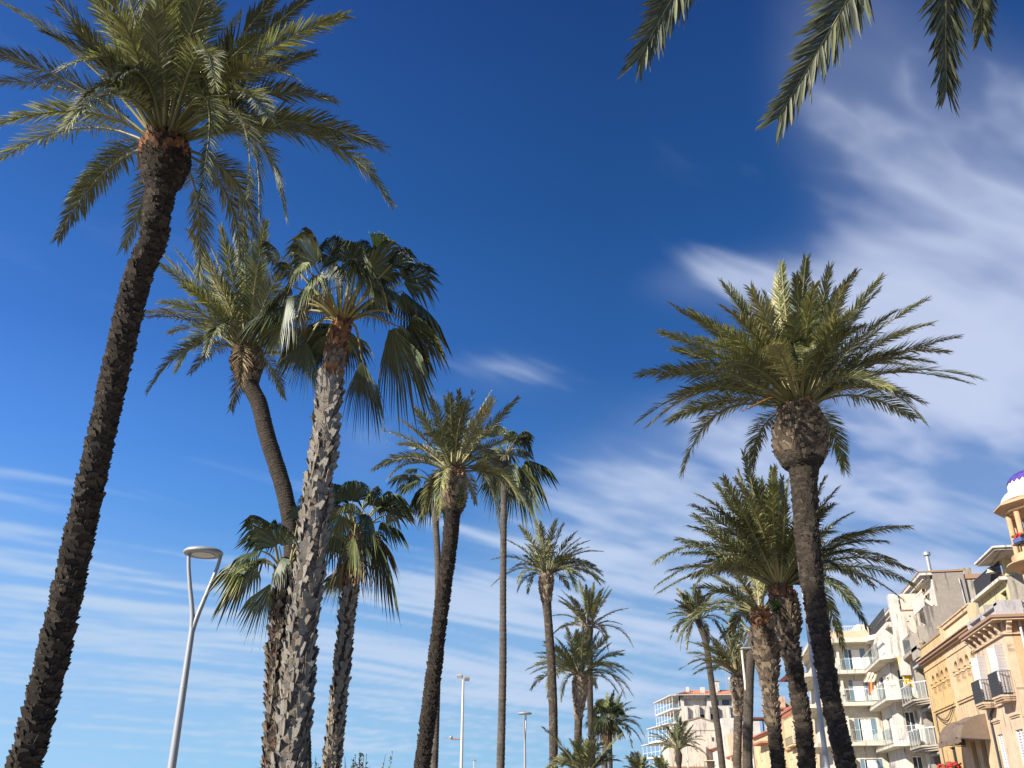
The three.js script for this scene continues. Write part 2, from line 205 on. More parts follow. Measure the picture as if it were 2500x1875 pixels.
// overlapping diamond scars, each with a raised upper edge and a tone of its own
const scars = (p, nc, amp, base, seed, rough = 1) => (u, s) => {
  const x = u / (Math.PI * 2) * nc, wob = 0.35 * (noise3(Math.cos(u) * 2.2 + seed, Math.sin(u) * 2.2, s * 3.1) - 0.5), y = s / p + wob, a = y + x, b = y - x, ia = Math.floor(a), ib = Math.floor(b), fa = a - ia, fb = b - ib, k = (fa + fb) / 2;
  const id = hash(((ia - ib) % nc + nc) % nc + 100 * seed, ia + ib, seed), q = noise3(Math.cos(u) * 9 + seed, Math.sin(u) * 9, s * 14), q2 = noise3(Math.cos(u) * 26 + seed, Math.sin(u) * 26, s * 40);
  const tone = (0.62 + 0.6 * id) * (0.75 + 0.5 * q) * (0.8 + 0.4 * q2);
  return [amp * (Math.pow(k, 1.5) * (0.5 + id) + 0.5 * (q - 0.5) + 0.25 * rough * (q2 - 0.5)), tone, id > 0.86 ? [base[0] * 1.5, base[1] * 1.5, base[2] * 1.5] : base];
};
const rings = (p, amp, base, seed) => (u, s) => { const w = 0.3 * noise3(Math.cos(u) * 1.5 + seed, Math.sin(u) * 1.5, s * 2), y = s / p + w, f = y - Math.floor(y), q = noise3(Math.cos(u) * 5 + seed, Math.sin(u) * 5, s * 3), q2 = noise3(Math.cos(u) * 20, Math.sin(u) * 20, s * 30 + seed); return [amp * (f * f + 0.6 * (q2 - 0.5)), (0.65 + 0.6 * q) * (0.8 + 0.4 * q2) * (0.85 + 0.3 * hash(Math.floor(y), seed)), base]; };
// boots: stubs of cut leaves; a few shapes shared by all
function bootShape(kind, seed) {
  const r = rng(seed), g = new THREE.BoxGeometry(1, 1, 1, kind === 'scale' ? 2 : 3, kind === 'scale' ? 1 : 3, 1), p = g.attributes.position;   // x across, y along the trunk, z outwards
  for (let i = 0; i < p.count; i++) {
    let x = p.getX(i), y = p.getY(i) + 0.5, z = p.getZ(i) + 0.5; const rag = (r() - 0.5) * 0.10;
    if (kind === 'plate') { x *= lerp(1.0, 0.30 + 0.25 * r(), y * y); z = z * 0.14 + y * 0.34 + 0.3 * Math.abs(x) * y + 0.2 * y * y * y; x += 0.14 * (y - 0.3) * (seed % 2 ? 1 : -1); y += rag + (Math.abs(x) < 0.2 ? 0 : 0.05); z -= 0.1; }
    else if (kind === 'scale') { x *= lerp(1.1, 0.8, y); z = z * 0.3 + y * 0.75 * (1 - 0.3 * Math.abs(x)) + rag; y += rag * 1.6 - 0.35 * x * x * y; }
    else { x *= lerp(1.05, 0.55, y) * (1 - 0.15 * z); z = z * lerp(0.25, 0.55, y) + 0.30 * y - 0.12; y = y * 0.95 + rag - 0.1 * (x * x) * 4 * y; }
    p.setXYZ(i, x, y, z + rag * 0.3);
  }
  g.computeVertexNormals(); return toCreasedNormals(g, 0.6);
}
const PLATES = [1, 2, 3, 4, 5].map((s) => bootShape('plate', s)), STUBS = [11, 12, 13, 14, 15].map((s) => bootShape('stub', s)), SCALES = [21, 22, 23, 24, 25].map((s) => bootShape('scale', s));
function boots(root, col, o, seed) {       // rows of boots between t0 and t1; the nearest of those one can see as parts, the others joined
  const r = rng(seed), L = [];
  const rows = Math.round((o.t1 - o.t0) * col.len / o.pitch);
  for (let i = 0; i < rows; i++) { const t = lerp(o.t0, o.t1, (i + 0.5) / rows), R = col.R(t), f = col.frame(t), nc = Math.max(5, Math.round(Math.PI * 2 * R / o.w / 0.92));
    for (let j = 0; j < nc; j++) {
      const u = ((j + (i % 2) * 0.5 + i * 0.11) / nc + (r() - 0.5) * 0.35 / nc) * Math.PI * 2, d = f.e1.clone().multiplyScalar(Math.cos(u)).addScaledVector(f.e2, Math.sin(u)), up = add(f.T, f.T.clone().cross(d), o.cross ? (j % 2 ? 1 : -1) * (0.35 + 0.45 * r()) : (r() - 0.5) * (o.skew ?? 0.5)).normalize(), x = norm(up.clone().cross(d)), z = norm(x.clone().cross(up)), sc = 0.6 + 0.8 * r(); if (o.miss && r() < o.miss) continue;
      const m = new THREE.Matrix4().makeBasis(x.multiplyScalar(o.w * 1.12 * sc), up.multiplyScalar(o.h * sc), z.multiplyScalar(o.out * (0.6 + 0.8 * r()))).setPosition(add(add(f.o, d, R - 0.01), f.T, (r() - 0.5) * o.pitch * 0.5));
      const p = V().setFromMatrixPosition(m), faces = d.dot(camera.position.clone().sub(p).normalize());
      L.push({ m, g: Math.floor(r() * 5), k: r(), faces, size: o.w / depthOf(p), t });
    } }
  const mats = o.mats, mat = (b) => { const l = o.matAt ? o.matAt(b.t) : mats; return l[Math.floor(b.k * l.length)]; };
  const seen = L.filter((b) => b.faces > -0.15 && o.parts).sort((a, b) => b.size - a.size).slice(0, o.parts), set = new Set(seen);
  for (const b of seen) { const h = part(numbered(o.name ?? 'leaf_base'), o.shapes[b.g], mat(b), root); h.applyMatrix4(b.m); }
  const byMat = new Map(); for (const b of L) if (!set.has(b)) { const m = mat(b); if (!byMat.has(m)) byMat.set(m, []); byMat.get(m).push(o.shapes[b.g].clone().applyMatrix4(b.m)); }
  for (const [m, gs] of byMat) part('leaf_bases', merge(gs), m, root).userData.kind = 'stuff';
}
// one fan leaf: pleated segments round a short rib, the free ends hanging
function fanGeo(Hs, tip, o, r) {
  const s = new Strip(), a = tip.clone().sub(Hs), R = a.length(); norm(a);
  let n = o.n ? o.n.clone() : UP.clone(); n.addScaledVector(a, -n.dot(a)); if (n.length() < 0.2) { n = o.out.clone(); n.addScaledVector(a, -n.dot(a)); } norm(n).addScaledVector(norm(a.clone().cross(n)), (r() - 0.5) * 0.9).normalize();
  const w = norm(a.clone().cross(n)), N = o.segs ?? 30, half = o.half ?? 1.5, fold = o.fold ?? 0.45, droop = o.droop ?? 0.36, jit = r() * 9;
  const pt = (ph, q) => { const rr = R * q, c = Math.cos(ph), sn = Math.sin(ph); const p = add(add(add(Hs, a, rr * c), w, rr * sn * (1 - 0.25 * fold)), n, -rr * Math.abs(sn) * fold * 0.6); const k = Math.max(0, q - 0.45); return p.addScaledVector(UP, -R * droop * k * k * 2.2); };
  const dp = 2 * half / N;
  for (let i = 0; i < N; i++) {
    const ph = -half + (i + 0.5) * dp, len = (0.55 + 0.45 * Math.cos(ph / 1.35)) * (0.86 + 0.24 * r()), cut = 0.58 + 0.08 * r(), sag = r() * 0.10 + Math.max(0, Math.sin(ph * 2 + jit)) * 0.05, tn = tmpTone(r, 0.3), dk = r() < 0.45 ? [tn[0] * 3, tn[1] * 2.2, tn[2] * 1.9] : tn;
    const q = [0.06, cut * len, 0.78 * len], ids = q.map((k, m) => { const e = dp * (m === 0 ? 0.9 : m === 1 ? 0.5 : 0.30), lift = R * k * dp * 0.34; return [s.v(pt(ph - e, k), tn), s.v(add(add(pt(ph, k), n, -lift), UP, m === 2 ? -R * sag : 0), tn), s.v(pt(ph + e, k), tn)]; });
    const z = s.v(pt(ph + (r() - 0.5) * dp, len * 1.06).addScaledVector(UP, -R * (sag * 2.2 + 0.06 * r())), dk);
    for (let m = 0; m < 2; m++) { const A = ids[m], B = ids[m + 1]; s.f(A[0], A[1], B[0]); s.f(A[1], B[1], B[0]); s.f(A[1], A[2], B[1]); s.f(A[2], B[2], B[1]); }
    const B = ids[2]; s.f(B[0], B[1], z); s.f(B[1], B[2], z);
    if (r() < 0.35) { const e0 = V().fromArray(s.p, z * 3), e1 = add(add(e0, a, R * 0.12 * r()), UP, -R * 0.14 * r()), y = [0.9, 0.8, 0.6].map((k) => k * 4), p0 = s.v(add(e0, w, 0.004), y), p1 = s.v(add(e0, w, -0.004), y), p2 = s.v(e1, y); s.f(p0, p1, p2); }   // loose threads
  }
  return s.geo();
}
const pxr = (wpx, p) => wpx / 2 * depthOf(p) / F;
// knots measured on the photograph, top first: [x, y, distance ahead, width]; the line goes on straight down to the ground
function knotsOf(list) {
  const k = list.map(([x, y, hf, w]) => { const p = atH(x, y, hf); return { p, r: pxr(w, p) }; }).reverse();
  const a = k[0].p, b = k[1].p, d = a.clone().sub(b), g = a.y / Math.max(0.2, -d.y);
  k.unshift({ p: a.clone().add(V(d.x * g * 0.6, -a.y, d.z * g * 0.6)), r: k[0].r * 1.12 });
  return k;
}
const capped = (kn) => { const e = kn.at(-1); return [...kn, { p: add(e.p, UP, e.r * 0.45), r: e.r * 0.62 }, { p: add(e.p, UP, e.r * 0.8), r: e.r * 0.04 }]; };   // the stem closes in a bud
function palm(o) {
  const r = rng(o.seed), root = thing(o.name ?? 'date_palm', o.label, 'palm tree', o.group), kn = knotsOf(o.trunk), col = column(capped(kn), { dv: o.dv ?? 0.03, nu: o.nu ?? 40, skin: o.skin }), trunk = part('trunk', col.geo, M.trunk, root);
  if (o.boots) for (const b of o.boots) boots(trunk, col, b, o.seed + 5);
  const top = kn.at(-1).p, topR = kn.at(-1).r, Zc = depthOf(top), L = o.len, near = o.near, mats = o.leaf ?? [M.leaf, M.leaf, M.leafGrey, M.leafDark];
  const frond = (tip, opt = {}) => {
    const ch = tip.clone().sub(top), out = norm(V(ch.x, ch.y * 0.4, ch.z)), P0 = add(add(top, V(out.x, 0, out.z), topR * (o.spread ?? 0.75)), UP, (0.1 + 0.35 * r()) * topR + Math.max(0, out.y) * topR), l = tip.distanceTo(P0), e = (tip.y - P0.y) / l;
    const arch = opt.arch ?? lerp(0.45, 0.12, sm(-0.5, 0.9, e)) * (0.7 + 0.6 * r()), C1 = P0.clone().lerp(tip, 0.45).addScaledVector(UP, arch * l).addScaledVector(V(out.x, 0, out.z), e < -0.2 ? 0.22 * l : 0);
    const big = { n: Math.round((o.n ?? 60) * (o.near ? 1.55 : 1.3)), len: o.leaflet * 1.14 * (0.85 + 0.3 * r()), wid: o.wid * (o.near ? 0.76 : 0.88), rib: o.rib ?? 0.035, vee: o.vee, hang: o.hang, twist: o.twist, dryTip: o.dryTip, t0: o.t0 };
    const g = frondGeo(P0, C1, tip, big, r), m = opt.mat ?? (r() < (o.sunYellowShare ?? 0.05) ? M.leafYellow : r() < (o.thin ?? 0.36) ? M.leafThin : mats[Math.floor(r() * mats.length)]);  // yellow share: sunlit upper faces put into the leaf colour, besides older fronds
    if (near) { const f = part(numbered('frond'), g.leaf, m, root); part('midrib', g.rib, opt.rib ?? (e > 0.5 ? M.rib : M.ribDark), f); }
    else part(numbered('frond'), merge([g.leaf, tinted(g.rib, ribTint(m, o.ribColor ?? [0.19, 0.17, 0.075]))]), m, root);
  };
  for (const [x, y, dz, extra] of o.tips) {
    const [px, py] = o.map ? o.map(x, y) : [x, y], d = at(px, py, Zc).distanceTo(top), q = Math.sqrt(Math.max(0, (0.93 * L) ** 2 - d * d)), k = dz ?? (r() < 0.5 ? -1 : 1) * (0.4 + 0.6 * r()); frond(at(px, py, Zc + k * q * 0.85), extra);
  }
  for (let i = 0; i < (o.fill ?? 0); i++) { const az = r() * Math.PI * 2, el = lerp(o.elLo ?? -0.35, o.elHi ?? 1.35, Math.pow(r(), 0.8)), l = L * (0.75 + 0.25 * r()) * (o.fillLen ?? 1); frond(top.clone().add(V(Math.cos(az) * Math.cos(el), Math.sin(el), Math.sin(az) * Math.cos(el)).multiplyScalar(l))); }
  for (let i = 0; i < (o.spears ?? 0); i++) { const az = r() * 6.28, k = 0.06 + 0.12 * r(); frond(top.clone().add(V(Math.cos(az) * k, 1, Math.sin(az) * k).multiplyScalar(L * (0.6 + 0.25 * r()))), { arch: 0.02, mat: M.leafGrey }); }
  for (let i = 0; i < (o.dead ?? 0); i++) { const az = r() * 6.28, l = L * (0.35 + 0.3 * r()), d = V(Math.cos(az), 0, Math.sin(az)); frond(add(add(top, d, l * 0.55), UP, -l * (0.5 + 0.5 * r())), { mat: M.dry, arch: 0.5 }); }
  for (let i = 0; i < (o.broken ?? 0); i++) { const az = r() * 6.28, l = L * (0.6 + 0.2 * r()), d = V(Math.cos(az), 0, Math.sin(az)); frond(add(add(top, d, l * 0.75), UP, l * (0.15 - 0.5 * r())), { arch: 0.95 }); }
  if (o.extra) o.extra(root, top, r, frond, col);
  return rest(root, V(kn[0].p.x, 0, kn[0].p.z));
}
function fanPalm(o) {
  const r = rng(o.seed), root = thing(o.name ?? 'fan_palm', o.label, 'palm tree', o.group), kn = knotsOf(o.trunk), col = column(capped(kn), { dv: o.dv ?? 0.05, nu: o.nu ?? 32, skin: o.skin }), trunk = part('trunk', col.geo, M.trunk, root);
  if (o.boots) for (const b of o.boots) boots(trunk, col, b, o.seed + 5);
  const top = kn.at(-1).p, topR = kn.at(-1).r, Zc = depthOf(top), mats = o.leaf ?? [M.fan, M.fan, M.fanPale];
  const leaf = (Hs, tip, opt = {}) => {
    const out = norm(V(Hs.x - top.x, 0, Hs.z - top.z)), P0 = add(add(top, out, topR * 0.8), UP, topR * 0.6 * r()), l = Hs.distanceTo(P0), e = (Hs.y - P0.y) / l, c = P0.clone().lerp(Hs, 0.5).addScaledVector(UP, l * lerp(0.38, 0.06, sm(-0.6, 0.7, e)));
    const g = fanGeo(Hs, tip, { out, segs: o.segs, fold: o.fold, droop: o.droop, ...opt }, r), pet = tube([P0, c, Hs], (t) => lerp(o.pet ?? 0.035, 0.014, t), 6, 8);
    const m = opt.mat ?? mats[Math.floor(r() * mats.length)];
    if (o.near) { const f = part(numbered('fan_leaf'), g, m, root); part('leaf_stalk', pet, opt.dead ? M.orangeRib : M.rib, f); } else part(numbered('fan_leaf'), merge([g, tinted(pet, ribTint(m, [0.15, 0.145, 0.06]))]), m, root);
  };
  for (const [hx, hy, tx, ty, dz, opt] of o.leaves ?? []) { const [a, b] = o.map(hx, hy), [c, d] = o.map(tx, ty), z = Zc + dz; leaf(at(a, b, z), at(c, d, z + (opt?.dz ?? dz * 0.35)), opt); }
  for (let i = 0; i < (o.fill ?? 0); i++) {
    const az = r() * 6.28, el = lerp(o.elLo ?? -1.0, o.elHi ?? 1.3, r()), dir = V(Math.cos(az) * Math.cos(el), Math.sin(el), Math.sin(az) * Math.cos(el)), Hs = add(top, dir, o.stalk * (0.75 + 0.4 * r())), dn = norm(dir.clone().addScaledVector(UP, el > 0.5 ? -0.15 : -0.75)); leaf(Hs, add(Hs, dn, o.blade * (0.8 + 0.35 * r())), el < (o.deadBelow ?? -2) ? { mat: M.fanDry, dead: 1, fold: 1.1, droop: 0.9 } : {});
  }
  if (o.skirt) for (let i = 0; i < o.skirt; i++) { const az = r() * 6.28, dir = V(Math.cos(az), -0.4, Math.sin(az)), Hs = add(add(top, dir, topR * 1.2 + 0.12 * o.stalk * r()), UP, -0.3 * o.blade * r()), tip = add(Hs, norm(V(dir.x * 0.35, -1, dir.z * 0.35)), o.blade * (0.7 + 0.4 * r())); leaf(Hs, tip, { mat: M.fanDry, dead: 1, fold: 1.6, half: 1.1, droop: 0.3 }); }
  if (o.extra) o.extra(root, top, r, leaf);
  return rest(root, V(kn[0].p.x, 0, kn[0].p.z));
}

// ------------------------------------------------------------------ buildings of the seafront; sideways = metres right of the street axis, along = metres ahead
const glassRail = (root, name, geoRail, geoGlass) => { const b = part(name, geoRail, M.alum, root); if (geoGlass) part('glass_panel', geoGlass, M.rail, b); return b; };
function railing(root, a, b, h, o = {}) { // a and b on the slab edge
  const l = a.distanceTo(b), n = Math.max(2, Math.round(l / (o.gap ?? 0.12))), g = [bar(add(a, UP, h), add(b, UP, h), o.top ?? 0.035), bar(add(a, UP, 0.08), add(b, UP, 0.08), 0.02)];
  for (let i = 0; i <= n; i++) { const p = a.clone().lerp(b, i / n); g.push(bar(p, add(p, UP, h), o.w ?? 0.014)); }
  return part(o.name ?? 'railing', merge(g), o.mat ?? M.alum, root);
}
const pane = (root, x0, x1, y0, y1, z0, z1, m = M.glass) => part('pane', box(x0, x1, y0, y1, z0, z1), m, root);
// french window in a wall that faces the camera: frame, two panes, curtains, shutters at the sides
function slidingWindow(root, al, l0, l1, v0, v1, o = {}) {
  const w = 0.05, fr = part('window', merge([sb(l0, l1, v1 - w, v1, al, al + 0.08), sb(l0, l1, v0, v0 + w, al, al + 0.08), sb(l0, l0 + w, v0 + w, v1 - w, al, al + 0.08), sb(l1 - w, l1, v0 + w, v1 - w, al, al + 0.08), sb((l0 + l1) / 2 - w / 2, (l0 + l1) / 2 + w / 2, v0 + w, v1 - w, al, al + 0.08)]), M.frame, root);
  const m = (l0 + l1) / 2; part('pane', sb(l0 + w, m - w / 2, v0 + w, v1 - w, al + 0.03, al + 0.05), M.glass, fr); part('pane', sb(m + w / 2, l1 - w, v0 + w, v1 - w, al + 0.03, al + 0.05), M.glass, fr);
  if (o.curtain) { const g = []; for (let i = 0; i < 9; i++) { const x = lerp(l0 + 0.1, l1 - 0.1, o.curtain[0] + (o.curtain[1] - o.curtain[0]) * i / 8); g.push(new THREE.CylinderGeometry(0.045, 0.05, v1 - v0 - 0.15, 7, 1, true).translate(x, (v0 + v1) / 2, -(al - 0.02))); } part('curtain', merge(g), M.curtain, fr); }
  if (o.shutters) for (const [a, b] of o.shutters) { const s = part('shutter', sb(a, b, v0 + 0.02, v1, al - 0.07, al - 0.035), M.blueShutter, fr); part('shutter_frame', merge([sb(a, b, v1, v1 + 0.03, al - 0.08, al - 0.03), sb(a - 0.03, a, v0, v1, al - 0.08, al - 0.03), sb(b, b + 0.03, v0, v1, al - 0.08, al - 0.03)]), M.frame, fr); }
  return fr;
}
const prism = (poly, y0, y1) => { const s = new THREE.Shape(poly.map(([l, a]) => new THREE.Vector2(l, a))); return new THREE.ExtrudeGeometry(s, { depth: y1 - y0, bevelEnabled: false }).applyMatrix4(new THREE.Matrix4().makeBasis(V(1, 0, 0), V(0, 0, -1), UP)).translate(0, y0, 0); };

{ // house with blind arcades
  const b = thing('arcade_house', 'orange house with two rows of blind arches under a balustraded parapet', 'house'), L = 13.4, A0 = 50.6, AM = 57.5, A1 = 63.75;
  const s1 = [0, 1, 2, 3].map((i) => [58.0 + i * 1.22 - 0.38, 58.0 + i * 1.22 + 0.38]), s2 = [0, 1, 2, 3].map((i) => [51.95 + i * 1.24 - 0.40, 51.95 + i * 1.24 + 0.40]);
  const vents = (list) => list.map((u) => [u - 0.08, u + 0.08, 9.52, 9.70, true]);
  part('wall', wallSea(L, AM, A1, 0, 10.0, [...s1.map(([a, c]) => [a, c, 6.95, 8.91, true]), ...vents([58.6, 60.4, 62.3]), [61.6, 62.35, 2.2, 5.0], [59.5, 60.9, 2.2, 4.75]], 0.46), M.orange, b);
  part('wall', wallSea(L, A0, AM - 0.003, 0, 10.0, [...s2.map(([a, c]) => [a, c, 6.98, 8.93, true]), ...vents([52.3, 54.0, 55.7]), [53.0, 53.9, 2.2, 4.8], [55.0, 55.9, 2.2, 4.8]], 0.46), M.peach, b);
  part('back_wall', sb(L + 0.463, L + 0.6, 5.5, 9.95, AM, A1), M.nicheShade, b); part('back_wall', sb(L + 0.463, L + 0.6, 5.5, 9.95, A0, AM - 0.003), M.nicheShade, b); part('house_body', sb(L + 0.6, L + 9, 0, 9.9, A0 + 0.02, A1 - 0.02), M.stone, b);  // niche backs in a darker orange: the shade inside the arches put into colour
  for (const [a, c, d] of [[59.5, 60.9, 4.75], [61.6, 62.35, 5.0]]) { const w = part('window', sb(L + 0.16, L + 0.2, 2.2, d, a, c), M.greenShutter, b), g = []; for (let i = 0; i < 22; i++) g.push(sb(L + 0.12, L + 0.16, 2.3 + i * 0.11, 2.35 + i * 0.11, a + 0.05, c - 0.05)); part('slats', merge(g), M.greenShutter, w); }
  for (const [a, c] of [[53.0, 53.9], [55.0, 55.9]]) part('window', sb(L + 0.2, L + 0.24, 2.2, 4.8, a, c), M.glass, b);
  const trim = (a0, a1, arches, m, sill) => { for (const [a, c] of arches) { part('capital', merge([sb(L - 0.07, L + 0.3, 8.42, 8.50, c - 0.02, c + 0.44), sb(L - 0.04, L + 0.3, 8.22, 8.27, c - 0.0, c + 0.42)]), m, b); } part('capital', merge([sb(L - 0.07, L + 0.3, 8.42, 8.50, a0, arches[0][0] + 0.02), sb(L - 0.04, L + 0.3, 8.22, 8.27, a0, arches[0][0])]), m, b); part('sill', merge([sb(L - 0.14, L + 0.1, 6.86, 6.95, sill[0], sill[1]), sb(L - 0.08, L, 6.74, 6.86, sill[0] + 0.03, sill[1] - 0.03)]), m, b); part('string_course', sb(L - 0.05, L, 9.32, 9.38, a0 - 0.1, a1), m, b); };
  trim(57.55, A1 - 0.02, s1, M.orange, [57.3, 62.7]); trim(51.2, 57.3, s2, M.peach, [51.1, 56.6]);
  part('cornice', merge([sb(L - 0.16, L + 0.2, 9.72, 9.84, A0, A1), sb(L - 0.28, L + 0.2, 9.84, 9.95, A0, A1)]), M.brownTrim, b); part('cornice', sb(L - 0.38, L + 0.3, 10.0, 10.07, A0, A1), M.peach2, b);
  // parapet: low brick one on the far half, balustrade panels on the near half
  part('parapet', sb(L + 0.02, L + 0.30, 10.07, 10.75, AM + 0.2, A1), M.orange, b); { const g = []; for (let i = 0; i < 22; i++) { const a = AM + 0.3 + i * 0.27; g.push(sb(L - 0.03, L + 0.34, 10.75, 10.83 + 0.06 * hash(i, 3), a, a + 0.25)); } part('coping', merge(g), M.stone, b); }
  part('parapet', merge([sb(L, L + 0.3, 10.07, 10.3, A0, AM), sb(L, L + 0.3, 10.86, 11.05, A0, AM), sb(L - 0.06, L + 0.36, 11.05, 11.12, A0, AM), sb(L - 0.02, L + 0.32, 10.075, 11.045, AM - 0.5, AM + 0.19), sb(L - 0.025, L + 0.325, 10.078, 11.13, A0 - 0.008, A0 + 0.5)]), M.peach, b);
  { const g = []; for (let i = 0; i < 36; i++) g.push(new THREE.CylinderGeometry(0.05, 0.06, 0.56, 6).translate(L + 0.14, 10.58, -(A0 + 0.6 + i * 0.161))); part('balusters', merge(g), M.peach2, b).userData.kind = 'stuff'; }
  const urn = new THREE.LatheGeometry([[0, 0], [0.16, 0], [0.16, 0.05], [0.10, 0.12], [0.20, 0.26], [0.22, 0.34], [0.10, 0.42], [0.05, 0.52], [0, 0.56]].map((p) => new THREE.Vector2(...p)), 12);
  for (const a of [AM + 0.9, A1 - 0.2]) { part('finial', urn.clone().translate(L + 0.16, a > 60 ? 10.84 : 10.84, -a), M.stone, b); }
  // awning: a quarter barrel of cloth with a hem
  { const g = new THREE.PlaneGeometry(1, 1, 16, 44), p = g.attributes.position; for (let i = 0; i < p.count; i++) { const k = p.getX(i) + 0.5, al = lerp(51.85, 57.0, p.getY(i) + 0.5), an = k * 1.5, sag = 0.03 * Math.sin(al * 5.3) + 0.04 * Math.sin(al * 2.1 + k * 4); p.setXYZ(i, L - 0.02 - 1.35 * Math.sin(an) - sag * k, 5.85 - 1.2 * (1 - Math.cos(an)) + sag, -al); } g.computeVertexNormals(); const aw = part('awning', g, M.awning, b), hem = []; for (let i = 0; i < 20; i++) { const z = -51.86 - i * 0.257; hem.push(box(L - 1.385, L - 1.37, 4.50 + 0.05 * hash(i, 8), 4.78, z - 0.24, z)); } part('awning_hem', merge(hem), M.awning, aw);
    for (const a of [51.85, 57.0]) { const s = new THREE.Shape(); s.moveTo(0, 0); for (let k = 0; k <= 10; k++) s.lineTo(-1.35 * Math.sin(k * 0.15), 1.2 - 1.2 * (1 - Math.cos(k * 0.15))); part('awning_cheek', new THREE.ShapeGeometry(s).translate(L, 4.65, -a), M.awning, aw); part('awning_arm', bar(V(L, 4.6, -a), V(L - 1.36, 4.7, -a), 0.04), M.iron, aw); } }
  part('cable', merge([tube([V(L - 0.06, 6.75, -62.4), V(L - 0.1, 6.35, -61.0), V(L - 0.1, 6.3, -59.6), V(L - 0.06, 6.8, -57.8)], 0.025, 5, 20), tube([V(L - 0.06, 6.75, -62.5), V(L - 0.1, 6.15, -60.8), V(L - 0.1, 6.1, -59.5), V(L - 0.06, 6.7, -57.7)], 0.025, 5, 20), tube([V(L - 0.05, 6.75, -62.5), V(L - 0.05, 4.5, -62.6), V(L - 0.05, 0, -62.3)], 0.025, 5, 16)]), M.iron, b);
  rest(b, V(L, 0, -57));
}
{ // peach corner house with iron balconies
  const b = thing('corner_house', 'peach corner house with bracketed cornice, grey balustrade and two iron balconies', 'house'), L = 13.15, A0 = 45.1, A1 = 50.59;
  const doors = [[48.9, 49.75], [45.75, 46.6]], wins = [[48.75, 49.6], [45.6, 46.7]];
  part('wall', wallSea(L, A0, A1, 0, 9.35, [...doors.map(([a, c]) => [a, c, 6.2, 8.32]), ...wins.map(([a, c]) => [a, c, 1.6, 4.7])], 0.3), M.peach2, b);
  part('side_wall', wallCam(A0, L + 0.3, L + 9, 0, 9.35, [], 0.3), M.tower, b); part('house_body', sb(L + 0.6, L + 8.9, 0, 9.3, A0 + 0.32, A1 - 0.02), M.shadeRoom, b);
  for (const [a, c] of doors) { const d = part('door', sb(L + 0.2, L + 0.24, 6.2, 8.32, a, c), M.dark, b); for (const [p, q] of [[a, a - 0.02], [c, c + 0.02]]) { const s = part('shutter', bar(V(L + 0.02, 7.26, -p), V(L - 0.42, 7.26, -q - (q > p ? 0.12 : -0.12)), 0.05).scale(1, 1, 1), M.shutter, d), g = [], x0 = V(L + 0.02, 0, -p), x1 = V(L - 0.42, 0, -q - (q > p ? 0.14 : -0.14)); for (let i = 0; i < 17; i++) { const y = 6.24 + i * 0.122; g.push(bar(V(x0.x, y, x0.z), V(x1.x, y, x1.z), 0.055).scale(1, 1, 1)); g.push(bar(V(x0.x, y + 0.06, x0.z), V(x1.x, y + 0.06, x1.z), 0.045)); } s.geometry = merge([s.geometry, ...g]); } }
  for (const [a, c] of wins) { const d = part('window', sb(L + 0.10, L + 0.14, 1.6, 4.7, a, c), M.shutter, b), g = []; for (let i = 0; i < 26; i++) g.push(sb(L + 0.07, L + 0.1, 1.65 + i * 0.116, 1.72 + i * 0.116, a + 0.05, c - 0.05)); for (let i = 0; i < 3; i++) g.push(sb(L + 0.04, L + 0.1, 1.6, 4.7, lerp(a, c - 0.06, i / 2), lerp(a, c - 0.06, i / 2) + 0.06)); part('shutter_leaf', merge(g), M.shutter, d); part('lintel', merge([sb(L - 0.1, L, 5.28, 5.36, a - 0.2, c + 0.2), sb(L - 0.05, L, 5.2, 5.28, a - 0.15, c + 0.15), sb(L - 0.03, L, 4.0, 5.2, a - 0.2, a - 0.12), sb(L - 0.03, L, 4.0, 5.2, c + 0.12, c + 0.2)]), M.peach2, d); }
  // cornice with brackets, going round the corner
  const strip = (p, y0, y1) => merge([sb(L - p, L + 0.3, y0, y1, A0 - p, A1), sb(L + 0.3, L + 9, y0, y1, A0 - p, A0 + 0.3)]);
  part('cornice', merge([strip(0.10, 8.62, 8.68), strip(0.5, 9.2, 9.3)]), M.peach2, b); part('cornice', strip(0.58, 9.3, 9.42), M.brownTrim, b);
  const br = new THREE.ExtrudeGeometry(new THREE.Shape([[0, 0], [0.42, 0], [0.42, -0.1], [0.26, -0.16], [0.22, -0.3], [0.12, -0.4], [0.1, -0.5], [0, -0.52]].map((p) => new THREE.Vector2(...p))), { depth: 0.2, bevelEnabled: true, bevelSize: 0.015, bevelThickness: 0.015, bevelSegments: 1 });
  for (let i = 0; i < 6; i++) part('bracket', br.clone().rotateY(Math.PI).translate(L, 9.2, -(A0 + 0.35 + i * 0.95)), M.peach2, b);
  for (let i = 0; i < 3; i++) part('bracket', br.clone().rotateY(-Math.PI / 2).translate(L + 0.3 + i * 1.2, 9.2, -A0), M.peach2, b);
  // grey balustrade
  const R = (y0, y1, p, a0, a1) => sb(L - p, L + 0.25 + p, y0, y1, a0, a1);
  const par = part('balustrade', merge([R(9.42, 9.6, 0.02, A0, A1), R(9.95, 10.06, 0.05, A0 - 0.02, A1), R(9.42, 10.12, 0.04, A1 - 0.45, A1 + 0.005), R(9.42, 10.1, 0.04, 47.6, 48.1), sb(L - 0.05, L + 1.0, 9.42, 10.14, A0 - 0.06, A0 + 0.5)]), M.lilac, b);
  { const g = []; for (let i = 0; i < 34; i++) { const a = A0 + 0.6 + i * 0.135; if (a > 47.5 && a < 48.15) continue; if (a > A1 - 0.5) break; g.push(new THREE.CylinderGeometry(0.04, 0.055, 0.36, 6).translate(L + 0.12, 9.77, -a)); } part('balusters', merge(g), M.lilac, par).userData.kind = 'stuff'; part('balustrade_back', sb(L + 0.2, L + 0.23, 9.6, 9.95, A0 + 0.5, A1 - 0.4), M.lilac, par); }
